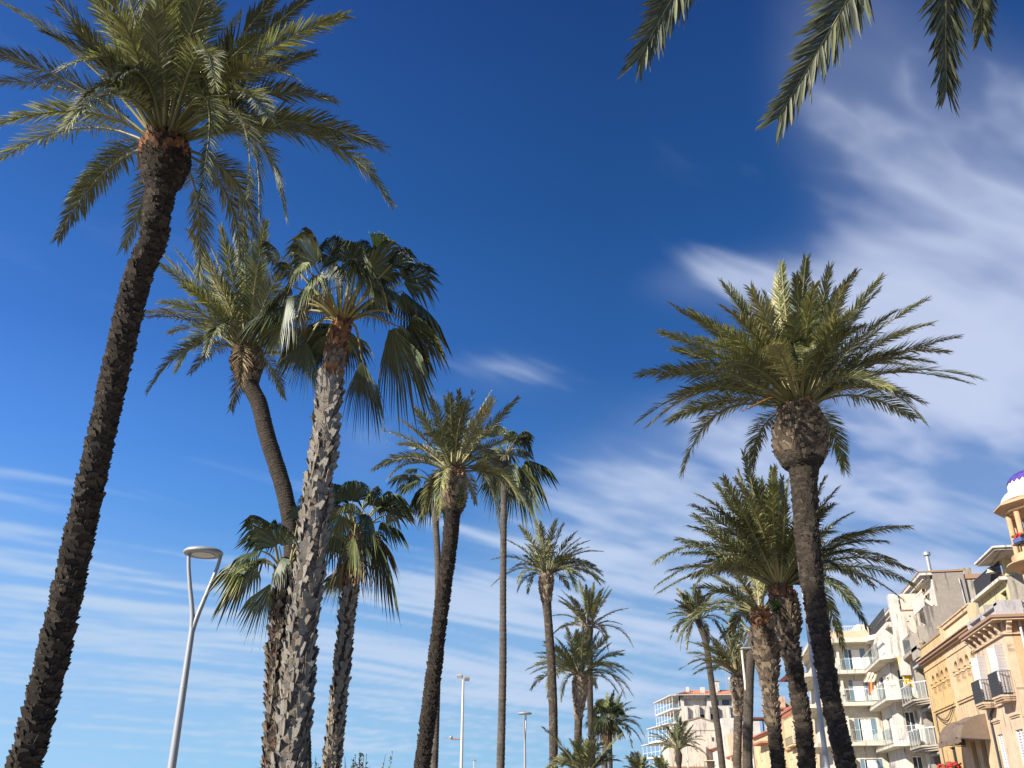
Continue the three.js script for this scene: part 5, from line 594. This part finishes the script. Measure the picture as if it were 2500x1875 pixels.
palm({ seed: 606, near: 1, label: 'feather palm with long pineapple-like boss and dark trunk left of centre', group: dateGroup, map: zoom(880, 920, 2.86), len: 4.2, leaflet: 0.42, wid: 0.045, n: 56, rib: 0.045, leaf: [M.leaf, M.leaf, M.leafGrey, M.leafGrey], sunYellowShare: 0.14,
  trunk: [[1107, 1156, 31, 46], [1107, 1183, 31, 58], [1106, 1214, 31, 60], [1104, 1242, 31, 52], [1103, 1262, 31, 34.2], [1102, 1285, 31, 32.4], [1097, 1340, 31, 30.6], [1088, 1409, 31, 28.8], [1069, 1558, 30.8, 29.7], [1050, 1716, 30.6, 32.4], [1030, 1875, 30.5, 32.4]],
  skin: scars(0.11, 8, 0.024, [0.10, 0.075, 0.052], 6), boots: [{ t0: 0.975, t1: 0.999, pitch: 0.09, w: 0.08, h: 0.17, out: 0.12, skew: 0.9, shapes: STUBS, mats: [M.bootRed[0], M.ribDark, M.boot[0], M.bootRed[1], M.boot[2]], parts: 60 }, scaleSet(0, 0.865, { mats: [M.scale[0], M.scale[2], M.scale[4]] }), bootSet(0.865, 0.99, { parts: 150, pitch: 0.085, w: 0.12, h: 0.14, matAt: (t) => t > 0.955 ? [...M.bootRed, M.boot[1]] : t < 0.9 ? [M.boot[2], M.boot[0]] : [M.boot[1], M.boot[3], M.boot[3], M.boot[0]] })],
  tips: [[155, 375], [258, 290], [272, 470], [80, 655], [102, 640, 0.5], [205, 700, -0.5], [430, 975, 0.5], [545, 970, -0.6], [375, 215], [490, 150], [590, 140], [625, 120], [685, 95], [735, 170], [785, 118], [915, 155], [800, 235, 0.6], [960, 330], [1150, 410], [1150, 570], [970, 690, 0.8], [970, 1075], [1100, 860, -0.4], [1180, 940, -0.3], [800, 885, 0.7], [330, 480, 0.9, { mat: M.leafYellow }], [700, 480, 1, { mat: M.leafYellow }], [560, 330, 0.9], [450, 400, -0.7], [870, 480, 0.8], [640, 300, 0.8], [300, 560, 0.9, { mat: M.leafYellow }], [880, 620, 0.9], [520, 560, 1]], fill: 3, elLo: 0.2, dead: 1, broken: 1,
  extra: (root, top, r) => { const s = new Strip(); for (let i = 0; i < 160; i++) { const c = add(add(add(top, UP, -0.55 - 0.75 * r()), RIGHT, 0.12 + 0.32 * r()), HEAD, -0.42 + 0.12 * r()), d = norm(V(r() - 0.5, r() - 0.3, r() - 0.5)), e = norm(d.clone().cross(V(r(), r(), 0.1))), tn = tmpTone(r, 0.3), w = 0.05 + 0.05 * r(); const a = s.v(c, tn), b = s.v(add(add(c, d, w * 0.6), e, w * 0.4), tn), k = s.v(add(c, d, w * 1.4), tn), q = s.v(add(add(c, d, w * 0.6), e, -w * 0.4), tn); s.f(a, b, k); s.f(a, k, q); } part('creeper', s.geo(), M.fanNew, root).userData.kind = 'stuff'; } });

fanPalm({ seed: 707, label: 'thin grey fan palm trunk just left of the dark trunk with the pineapple boss', group: fanGroup, map: zoom(880, 920, 2.86), stalk: 1.0, blade: 1.1, segs: 20, fill: 9, elLo: -0.9, elHi: 0.9, pet: 0.05, skin: rings(0.16, 0.018, GREYB, 7), dv: 0.05, nu: 20,
  trunk: [[1060, 1178, 48, 14], [1058, 1190, 48, 15], [1063, 1270, 48, 15], [1069, 1375, 48, 15], [1069, 1480, 48, 15], [1068, 1600, 48, 17], [1065, 1716, 48, 18], [1059, 1875, 48, 20]],
  leaves: [[390, 690, 330, 760, 0], [430, 765, 345, 935, 0, { half: 1.1 }], [330, 680, 200, 700, 0.3], [310, 750, 245, 790, 0], [560, 760, 560, 960, 0.3, { half: 1 }], [400, 640, 300, 640, -0.4]] });

fanPalm({ seed: 808, label: 'very tall slender fan palm with bare ringed trunk at the centre of the view', group: fanGroup, map: zoom(880, 920, 2.86), stalk: 1.1, blade: 1.25, segs: 24, pet: 0.05, skin: rings(0.22, 0.022, GREYB, 8), dv: 0.05, nu: 24, skirt: 2, fill: 8, elLo: 0.0, elHi: 1.4, leaf: [M.fan, M.fanPale, M.fan],
  trunk: [[1233, 1114, 46, 13], [1231, 1186, 46, 14.5], [1229, 1340, 46, 15], [1228, 1497, 46, 15.5], [1228, 1600, 46, 17], [1226, 1716, 46, 18], [1222, 1875, 46, 19.5]],
  leaves: [[1080, 400, 1210, 450, 0, { droop: 0.9 }], [950, 420, 930, 290, 0], [1150, 580, 1375, 650, 0.2], [1120, 620, 1300, 815, 0], [1060, 700, 1190, 940, -0.2, { half: 1.1 }], [960, 700, 930, 890, 0, { half: 1.1 }], [860, 420, 825, 330, 0.4], [1030, 450, 1090, 330, 0.3, { droop: 0.8 }], [900, 620, 860, 760, -0.3], [1000, 640, 960, 800, 0.6, { mat: M.fanDry, dead: 1 }], [930, 520, 820, 560, 0.4], [1090, 500, 1200, 520, -0.5], [1040, 620, 1080, 760, -0.7]] });

palm({ seed: 909, label: 'feather palm with starburst crown, right of the slender central trunk', group: dateGroup, map: zoom(880, 920, 2.86), len: 3.4, leaflet: 0.40, wid: 0.05, n: 46, rib: 0.045, sunYellowShare: 0.1, nu: 28, dv: 0.035, leaf: [M.leaf, M.leafGrey, M.leaf],
  trunk: [[1334, 1404, 50, 26], [1333, 1424, 50, 33], [1333, 1444, 50, 30], [1334, 1462, 50, 22], [1338, 1510, 50, 19], [1344, 1590, 50, 20], [1350, 1716, 50, 20], [1352, 1875, 50, 20]], skin: scars(0.13, 7, 0.03, [0.20, 0.155, 0.11], 9), boots: [bootSet(0.87, 0.985, { w: 0.16, h: 0.18 })],
  tips: [[925, 1275], [1020, 1140], [915, 1460], [1110, 1042], [1168, 1512], [1230, 1010], [1255, 1015], [1370, 1000], [1420, 1025], [1505, 1085], [1530, 1130], [1690, 1220], [1590, 1192], [1682, 1382], [1672, 1450], [1510, 1500], [1455, 1480, 0.8], [1310, 1130, 0.9, { mat: M.leafYellow }], [1640, 1320], [1150, 1250, 0.6], [1070, 1330, 0.6, { mat: M.leafYellow }], [1400, 1250, 0.9], [1210, 1180, -0.7], [1480, 1250, -0.6], [1560, 1420, 0.6], [1100, 1430, -0.5]], fill: 9, elLo: -0.2, elHi: 1.1 });

palm({ seed: 1010, label: 'feather palm with upright narrow crown and thin trunk behind the lower grey-green one', group: dateGroup, map: zoom(950, 1400, 3.16), len: 3.6, leaflet: 0.36, wid: 0.055, n: 42, rib: 0.05, nu: 24, dv: 0.04, leaf: [M.leaf, M.leafDark, M.leaf], ribColor: [0.24, 0.15, 0.07],
  trunk: [[1438, 1535, 66, 20], [1439, 1560, 66, 16], [1440, 1637, 66, 13.5], [1441, 1716, 66, 14.5], [1447, 1875, 66, 15.5]], skin: rings(0.15, 0.02, [0.15, 0.115, 0.08], 10),
  tips: [[1300, 172], [1312, 215], [1330, 130], [1465, 58], [1520, 88], [1578, 75], [1700, 88], [1712, 130], [1835, 272], [1795, 395, 0.4], [1880, 562], [1682, 482, 0.6], [1263, 328], [1270, 462], [1690, 605, 0.3], [1500, 160, 0.6], [1650, 340, 0.5], [1400, 180, -0.5], [1390, 400, 0.7, { mat: M.leafYellow }], [1620, 160, -0.5], [1550, 120, -0.4], [1440, 300, -0.6]], fill: 6, elLo: -0.2, elHi: 1.0 });

palm({ seed: 1111, label: 'grey-green feather palm with plump brown boss in front of two thin trunks', group: dateGroup, map: zoom(950, 1400, 3.16), len: 3.6, leaflet: 0.40, wid: 0.045, n: 52, rib: 0.045, nu: 28, dv: 0.035, leaf: [M.leafGrey, M.leafGrey, M.leaf], sunYellowShare: 0.08, vee: 0.7,
  trunk: [[1417, 1652, 54, 26], [1416, 1674, 54, 33], [1415, 1699, 54, 33], [1414, 1721, 54, 25], [1413, 1740, 54, 18], [1411, 1800, 54, 17.5], [1409, 1875, 54, 18.5]], skin: scars(0.13, 7, 0.03, BROWN, 11), boots: [bootSet(0.70, 0.985, { w: 0.17, h: 0.2, matAt: () => [M.boot[3], M.boot[1], M.boot[3], M.boot[0]] })],
  tips: [[1065, 742], [1100, 890], [1210, 882], [1328, 980], [1150, 645], [1280, 492], [1370, 420], [1500, 415], [1620, 450], [1712, 540], [1805, 625], [1852, 820], [1880, 945], [1765, 925], [1820, 960, -0.4], [1600, 880, 0.7], [1400, 540, 0.9], [1560, 500, 0.8], [1132, 700, 0.4], [1700, 690, 0.6], [1450, 440, -0.5], [1350, 620, 0.9], [1580, 640, 0.9], [1240, 640, 0.6], [1480, 560, 1], [1660, 800, 0.5], [1290, 760, 0.7], [1200, 560, -0.6], [1740, 760, -0.6], [1540, 430, -0.7]], fill: 8, elLo: -0.3, elHi: 1.1, spears: 3 });

fanPalm({ seed: 1212, label: 'bushy fan palm on speckled trunk beside a feather palm, lowest full crown right of centre', group: fanGroup, map: zoom(1250, 1600, 6.03), stalk: 0.8, blade: 1.0, segs: 18, fill: 22, elLo: -0.8, elHi: 1.4, pet: 0.05, nu: 20, dv: 0.06, skirt: 5,
  trunk: [[1480, 1762, 70, 13], [1479, 1790, 70, 12], [1477, 1830, 70, 13], [1476, 1875, 70, 14]], skin: scars(0.16, 6, 0.035, [0.26, 0.21, 0.155], 12), leaves: [[1330, 760, 1310, 570, 0], [1290, 820, 1200, 720, 0], [1250, 900, 1130, 1000, 0], [1420, 800, 1480, 620, 0]] });
palm({ seed: 1313, label: 'feather palm with long drooping fronds, just right of the bushy low fan palm', group: dateGroup, map: zoom(1250, 1600, 6.03), len: 3.3, leaflet: 0.36, wid: 0.055, n: 40, rib: 0.05, nu: 20, dv: 0.05,
  trunk: [[1489, 1772, 71, 13], [1489, 1800, 71, 10], [1490, 1840, 71, 9.5], [1491, 1875, 71, 10]], skin: rings(0.16, 0.02, [0.14, 0.105, 0.075], 13),
  tips: [[1815, 775], [1885, 930], [1950, 1195], [1910, 1300], [1770, 1360], [1740, 690], [1640, 500], [1500, 520], [1400, 560], [1060, 800], [1050, 1050], [1580, 1230, 0.6], [1500, 1250, 0.6], [1830, 1020, 0.4], [1700, 900, 0.6], [1620, 700, -0.5], [1640, 1080, 0.8], [1560, 600, 0.6], [1230, 720, -0.5], [1740, 1150, -0.4]] });
palm({ seed: 1414, label: 'low feather palm crown at the bottom edge, behind the trunks right of centre', group: dateGroup, map: zoom(1250, 1600, 6.03), len: 3.1, leaflet: 0.38, wid: 0.045, n: 46, rib: 0.05, nu: 20, dv: 0.06, leaf: [M.leaf, M.leafDark],
  trunk: [[1428, 1900, 46, 20], [1428, 1930, 46, 22]], skin: scars(0.14, 7, 0.03, BROWN, 14), tips: [[690, 1345], [690, 1530], [850, 1240], [760, 1440, 0.6], [1000, 1200], [1100, 1260], [1250, 1230], [1340, 1290], [1440, 1400, 0.4], [1600, 1560], [1500, 1480], [1180, 1330, 0.8], [940, 1330, 0.6], [720, 1640], [1060, 1400, 1]], fill: 6, elLo: 0 });
palm({ seed: 1515, label: 'far low feather palm peeping over the bottom edge, left of the glazed white tower', group: dateGroup, map: zoom(1250, 1600, 6.03), len: 3.6, leaflet: 0.36, wid: 0.06, n: 34, rib: 0.06, nu: 16, dv: 0.1, leaf: [M.leaf, M.leafDark],
  trunk: [[1560, 1900, 78, 14], [1560, 1920, 78, 15]], skin: rings(0.2, 0.02, BROWN, 15), tips: [[1640, 1520], [1680, 1480], [1760, 1420], [1800, 1410], [1850, 1415], [1960, 1480], [2020, 1540], [1640, 1640], [1720, 1560], [1900, 1450], [1820, 1520, 0.6], [2060, 1640], [1740, 1460], [1930, 1580]] });
palm({ seed: 1616, label: 'farthest low feather palm at the foot of the glazed white tower', group: dateGroup, map: zoom(1540, 1600, 5.267), len: 3.2, leaflet: 0.36, wid: 0.06, n: 30, rib: 0.06, nu: 16, dv: 0.1,
  trunk: [[1618, 1893, 84, 13], [1618, 1910, 84, 13]], skin: rings(0.2, 0.02, BROWN, 16), tips: [[240, 1290], [300, 1340], [330, 1300], [460, 1350], [490, 1400], [280, 1400], [400, 1290], [380, 1380], [500, 1440], [250, 1440]] });

// right hand row
palm({ seed: 1717, near: 1, label: 'big feather palm on the right with broad full crown and fat brown boss', group: dateGroup, map: zoom(1500, 600, 2.458), len: 5.0, leaflet: 0.50, wid: 0.042, n: 84, rib: 0.05, nu: 56, dv: 0.024, leaf: [M.leaf, M.leafGrey, M.leaf, M.leafGrey], sunYellowShare: 0.16, vee: 0.6,
  trunk: [[1953, 1000, 24, 70], [1952, 1026, 24, 98], [1954, 1062, 24, 114], [1956, 1100, 24, 116], [1959, 1130, 24, 98], [1962, 1152, 24, 63.0], [1963, 1180, 24, 56.4], [1971, 1310, 23.8, 49.6], [1980, 1400, 23.7, 47.9], [1992, 1490, 23.6, 43.6], [2004, 1564, 23.5, 39.3], [2017, 1640, 23.4, 38.5], [2033, 1726, 23.3, 38.5], [2046, 1782, 23.2, 39.3], [2066, 1875, 23, 40.1]],
  skin: scars(0.115, 8, 0.036, [0.10, 0.075, 0.05], 17, 1.3), boots: [{ t0: 0.98, t1: 0.999, pitch: 0.09, w: 0.08, h: 0.17, out: 0.12, skew: 0.9, shapes: STUBS, mats: [M.bootRed[0], M.ribDark, M.boot[0], M.bootRed[1], M.boot[2]], parts: 60 }, scaleSet(0, 0.845), bootSet(0.845, 0.985, { parts: 260, pitch: 0.07, w: 0.125, h: 0.12, out: 0.11, shapes: SCALES, matAt: (t) => t > 0.955 ? [...M.bootRed, M.boot[1], M.boot[3]] : [M.boot[1], M.boot[0], M.scale[3], M.boot[2], M.scale[1]] })],
  tips: [[280, 522], [148, 775], [395, 400], [140, 1055], [198, 1085, 0.4], [328, 1052, 0.5], [405, 1365, 0.3], [828, 1325, 0.7], [1385, 1345, 0.6], [1862, 1062], [1800, 1035, 0.4], [1850, 940, -0.3], [2185, 795], [2130, 825, 0.3], [2060, 550], [1900, 470], [1875, 325], [1605, 190], [1590, 265, 0.5], [1295, 130], [1150, 75], [1003, 110], [640, 215], [690, 240, 0.7], [635, 360], [450, 390], [900, 290], [690, 500, 0.9], [555, 640, 0.8], [270, 800], [1500, 310, 0.9, { mat: M.leafYellow }], [1145, 460, 1, { mat: M.leafYellow }], [1380, 240], [1240, 330, 0.9], [860, 420, 0.9], [1000, 250, 0.8], [1450, 560, 0.9], [1700, 620, 0.6], [1900, 700, -0.5], [1680, 400, -0.6], [500, 560, -0.6], [400, 880, 0.5], [620, 860, 0.8], [740, 640, 1], [1250, 560, 1], [1560, 760, 0.8], [1000, 500, 1], [820, 260, -0.6], [1090, 180, -0.8], [1450, 160, -0.8], [1760, 520, 0.4], [2000, 640, 0.4], [880, 960, 0.9], [1420, 400, -0.9], [620, 480, -0.9], [1100, 400, -1], [940, 600, -1], [1180, 620, -1], [760, 420, 0.9], [1320, 420, 0.9], [560, 760, -0.9], [1660, 860, -0.7], [1760, 720, 0.8], [980, 180, 0.7], [1200, 240, -0.9], [360, 620, 0.6], [1500, 480, -0.8]], fill: 4, elLo: 0.4, broken: 1, spread: 0.9,
  extra: (root, top, r) => { const s = add(top, UP, 0.3); part('dead_stalk', tube([s, add(add(s, RIGHT, -0.6), UP, 0.12), add(add(s, RIGHT, -1.7), UP, -0.35)], (t) => 0.05 * (1 - 0.7 * t), 6, 10), M.orangeRib, root); } });

palm({ seed: 1818, near: 1, label: 'feather palm with long arching fronds and ivy on its boss, behind the big right palm', group: dateGroup, map: zoom(1560, 1120, 3.16), sunYellowShare: 0.12, len: 4.6, leaflet: 0.42, wid: 0.045, n: 70, rib: 0.05, nu: 44, dv: 0.028, leaf: [M.leaf, M.leafGrey, M.leafGrey], thin: 0.42, vee: 0.45, hang: 0.28,
  trunk: [[1905, 1440, 27, 46.5], [1915, 1474, 27, 57.7], [1922, 1510, 27, 58.6], [1925, 1545, 27, 50.2], [1928, 1568, 27, 36.0], [1940, 1637, 27, 34.3], [1952, 1709, 27, 34.3], [1966, 1817, 26.9, 34.3], [1971, 1875, 26.9, 35.2]],
  skin: scars(0.11, 8, 0.03, [0.11, 0.082, 0.056], 18, 1.2), boots: [{ t0: 0.96, t1: 0.999, pitch: 0.09, w: 0.08, h: 0.17, out: 0.12, skew: 0.9, shapes: STUBS, mats: [M.bootRed[0], M.ribDark, M.boot[0], M.bootRed[1], M.boot[2]], parts: 60 }, scaleSet(0, 0.69), bootSet(0.69, 0.985, { parts: 160, pitch: 0.085, w: 0.12, h: 0.14, matAt: (t) => t > 0.93 ? [...M.bootRed, M.boot[0]] : [M.boot[0], M.scale[1], M.boot[2], M.boot[1], M.scale[0]] })],
  tips: [[588, 195], [650, 150], [760, 90], [745, 158], [1030, 72], [1050, 60], [1105, 145], [1152, 170], [940, 165], [450, 275], [430, 442, 0.3], [415, 360], [120, 800], [350, 730, 0.7], [150, 1035], [128, 985, -0.3], [425, 1000, -0.8], [1530, 232], [1505, 352], [2112, 862], [2105, 965], [2045, 1095], [1812, 985], [1690, 965], [1755, 1295], [1580, 1465], [1440, 145], [500, 560, 0.8], [800, 330, 0.9], [620, 700, 0.9], [1050, 420, 0.9, { rib: M.orangeRib }], [960, 300, 0.8], [700, 480, 0.8], [560, 820, 0.6], [1300, 500, -0.7], [1500, 560, -0.6], [1900, 640, -0.3], [880, 560, 1], [1020, 620, 1, { mat: M.leafGrey, rib: M.orangeRib }], [760, 760, 0.9], [1200, 640, 0.8], [420, 900, 0.7], [1640, 700, -0.5], [1120, 300, -0.7], [300, 620, 0.7], [380, 520, -0.6], [560, 380, -0.5], [680, 600, 1], [820, 640, 1], [640, 860, 0.9], [1640, 420, -0.5], [1780, 560, -0.5], [1960, 780, -0.5], [1350, 360, -0.8], [1420, 640, -0.9], [1560, 860, -0.8], [1700, 1120, -0.6], [240, 860, 0.4], [520, 720, 0.9], [740, 300, -0.6], [860, 420, 0.9], [900, 200, -0.4]], fill: 4, elLo: 0.2, dead: 1,
  extra: (root, top, r) => { const s = new Strip(), c0 = at(1560 + 1080 / 3.16, 1120 + 1120 / 3.16, depthOf(top) - 0.45); for (let i = 0; i < 240; i++) { const c = add(add(add(c0, RIGHT, (r() + r() - 1) * 0.22), UP, (r() + r() - 1) * 0.24), HEAD, 0.15 * r()), d = norm(V(r() - 0.5, r() - 0.6, r() - 0.2)), e = norm(d.clone().cross(V(r(), r(), 0.1))), tn = tmpTone(r, 0.3), w = 0.05 + 0.05 * r(); const a = s.v(c, tn), b = s.v(add(add(c, d, w * 0.6), e, w * 0.5), tn), k = s.v(add(c, d, w * 1.3), tn), q = s.v(add(add(c, d, w * 0.6), e, -w * 0.5), tn); s.f(a, b, k); s.f(a, k, q); } part('ivy', s.geo(), M.fanNew, root).userData.kind = 'stuff'; } });
palm({ seed: 1919, near: 1, label: 'feather palm with shaggy ochre boss and ragged crown, left of the ivy-grown palm', group: dateGroup, map: zoom(1560, 1120, 3.16), len: 4.0, leaflet: 0.40, wid: 0.05, n: 54, rib: 0.05, nu: 40, dv: 0.03, sunYellowShare: 0.2, leaf: [M.leaf, M.leafYellow, M.leaf],
  trunk: [[1858, 1500, 33, 39.1], [1866, 1540, 33, 49.3], [1871, 1590, 33, 52.1], [1875, 1632, 33, 47.4], [1878, 1668, 33, 33.4], [1881, 1700, 33, 28.2], [1891, 1790, 33, 27.4], [1901, 1875, 33, 29.1]],
  skin: scars(0.12, 8, 0.03, [0.13, 0.098, 0.068], 19, 1.2), boots: [{ t0: 0.955, t1: 0.999, pitch: 0.09, w: 0.08, h: 0.17, out: 0.12, skew: 0.9, shapes: STUBS, mats: [M.bootRed[0], M.ribDark, M.boot[0], M.bootRed[1], M.boot[2]], parts: 60 }, scaleSet(0, 0.50), bootSet(0.50, 0.985, { parts: 160, pitch: 0.085, w: 0.13, h: 0.14, out: 0.11, shapes: SCALES, matAt: (t) => t > 0.9 ? [...M.bootRed, M.boot[1]] : [M.boot[1], M.boot[0], M.scale[3], M.boot[2]] })],
  tips: [[395, 1205], [300, 1400, 0.3], [720, 1335, 0.5], [845, 1250, 0.4], [420, 1000, 0.5], [560, 900, 0.6], [640, 760, -0.6], [480, 1080, -0.4], [1050, 700, -0.7], [860, 760, 0.7], [1300, 900, -0.7], [760, 1000, 0.9, { mat: M.dry }], [1240, 1250, -0.9], [680, 1180, -0.6], [900, 900, 0.9]] });
palm({ seed: 2020, label: 'plain grey palm trunk between the shaggy palm and the lamp, its crown hidden', group: dateGroup, len: 3, leaflet: 0.36, wid: 0.05, n: 36, rib: 0.05, nu: 32, dv: 0.04, leaf: [M.leaf, M.leafDark],
  trunk: [[1840, 1545, 42, 24], [1832, 1610, 42, 23], [1829, 1650, 42, 23], [1827, 1733, 42, 23], [1825, 1875, 42, 24]], skin: rings(0.09, 0.02, [0.22, 0.175, 0.13], 20), tips: [[1760, 1560, 0.4], [1770, 1500], [1830, 1430], [1900, 1450, -0.5], [1790, 1460], [1880, 1540, -0.5], [1930, 1660, -0.6], [1785, 1600, 0.3]] });
palm({ seed: 2121, label: 'feather palm with golden frond stalks, left of the single-arm lamp in the right row', group: dateGroup, map: zoom(1560, 1120, 3.16), len: 3.9, leaflet: 0.38, wid: 0.05, n: 46, rib: 0.05, nu: 30, dv: 0.035, leaf: [M.leafGrey, M.leafGrey, M.leaf], ribColor: [0.26, 0.19, 0.075],
  trunk: [[1800, 1650, 52, 21], [1800, 1674, 52, 28], [1801, 1696, 52, 26], [1802, 1725, 52, 19], [1801, 1800, 52, 19], [1800, 1875, 52, 19.5]], skin: scars(0.13, 7, 0.035, [0.26, 0.205, 0.15], 21), boots: [bootSet(0.72, 0.985, { w: 0.16, h: 0.18 })],
  tips: [[312, 1628], [372, 1410], [420, 1530], [430, 1660, 0.5], [560, 1370], [640, 1290], [800, 1268], [860, 1300], [740, 1400, 0.6], [600, 1480, 0.7], [480, 1420, -0.5], [860, 1450, -0.3], [900, 1600, -0.3], [700, 1250], [380, 1500, 0.3], [820, 1500, 0.7], [500, 1560, 0.8]], fill: 10, elLo: -0.2, elHi: 1.2, spears: 3 });
palm({ seed: 2222, label: 'dense dark feather palm with hanging dry fronds, farthest left of the right row', group: dateGroup, map: zoom(1560, 1120, 3.16), len: 2.6, leaflet: 0.34, wid: 0.055, n: 34, rib: 0.05, nu: 24, dv: 0.05, fill: 24, elLo: -0.5, elHi: 1.3, sunYellowShare: 0.12, leaf: [M.leaf, M.leafDark, M.leafDark],
  trunk: [[1704, 1515, 64, 16], [1712, 1535, 64, 15], [1722, 1565, 64, 14], [1732, 1628, 64, 14], [1741, 1695, 64, 14.5], [1754, 1790, 64, 15.5], [1764, 1875, 64, 16]], skin: rings(0.13, 0.02, [0.21, 0.17, 0.13], 22),
  tips: [[218, 1240], [275, 1090], [245, 1390], [330, 1040], [440, 1020], [560, 1050], [700, 1180], [690, 1280], [320, 1480, 0.6, { mat: M.dry }], [370, 1470, 0.5, { mat: M.leafYellow }], [540, 1420, 0.6], [240, 1160], [290, 1330, 0.5, { mat: M.leafYellow }]] });
palm({ seed: 2323, label: 'small feather palm in front of the cream gable and the white tower', group: dateGroup, map: zoom(1540, 1600, 5.267), len: 3.4, leaflet: 0.36, wid: 0.055, n: 42, rib: 0.05, nu: 20, dv: 0.06, leaf: [M.leaf, M.leafGrey], sunYellowShare: 0.12,
  trunk: [[1656, 1832, 90, 11], [1657, 1844, 90, 17], [1657, 1858, 90, 16], [1658, 1870, 90, 10.5], [1658, 1880, 90, 10.5]], skin: rings(0.18, 0.02, [0.15, 0.11, 0.08], 23),
  tips: [[250, 1000], [220, 1150, 0.3], [420, 900], [500, 850], [590, 790], [640, 800], [700, 850], [800, 900], [840, 980], [920, 1040], [960, 1100], [990, 1300], [860, 1240, 0.6], [380, 1280, 0.4], [430, 1200, 0.5], [330, 1080, 0.5], [560, 900, 0.8], [740, 960, 0.6], [350, 960], [880, 1150, 0.6]], fill: 8, elLo: -0.3, elHi: 1.1, spears: 2 });

// the palm overhead: only the ends of four fronds reach into the view, its trunk stands to the right of it
{
  const root = thing('date_palm', 'palm overhead at the upper right, only four hanging frond ends in view', 'palm tree', dateGroup), r = rng(24), crown = at(2420, -780, 7.6), foot = V(crown.x + 0.5, 0, crown.z + 0.2);
  const col = column([{ p: foot, r: 0.28 }, { p: V(foot.x - 0.2, crown.y * 0.5, foot.z - 0.1), r: 0.25 }, { p: add(crown, UP, -1), r: 0.24 }, { p: add(crown, UP, -0.5), r: 0.4 }, { p: crown, r: 0.3 }], { dv: 0.05, nu: 32, skin: scars(0.12, 8, 0.03, BROWN, 24) });
  part('trunk', col.geo, M.trunk, root);
  const fr = (tip, mid, o = {}) => { const g = frondGeo(crown, mid, tip, { n: 230, len: 0.46, wid: 0.026, rib: 0.026, vee: 0.3, hang: 0.02, twist: 0.2, dryTip: 0.3, t0: 0.2, ...o }, r), f = part(numbered('frond'), g.leaf, o.mat ?? M.matte, root); part('midrib', g.rib, o.rib2 ?? M.rib, f); };
  const ax = { axis: RIGHT.clone().multiplyScalar(0.05).addScaledVector(HEAD, -1) }; fr(at(1556, 150, 6.6), at(1800, -420, 6.9), ax); fr(at(1898, 290, 6.5), at(2170, -300, 6.8), ax); fr(at(2310, 225, 6.6), at(2345, -320, 6.9), ax); fr(at(2396, 82, 7.6), at(2440, -380, 7.6), { ...ax, len: 0.38 });
  for (let i = 0; i < 22; i++) { const az = r() * 6.28, el = 0.25 + 1.0 * r(), l = 3.6, tip = crown.clone().add(V(Math.cos(az) * Math.cos(el), Math.sin(el), Math.sin(az) * Math.cos(el)).multiplyScalar(l)); fr(tip, crown.clone().lerp(tip, 0.5).addScaledVector(UP, 0.5), { n: 60 }); }
  rest(root, foot);
}

scene.traverse((o) => { if (o.isMesh) { o.castShadow = true; o.receiveShadow = true; } });
renderer.render(scene, camera);
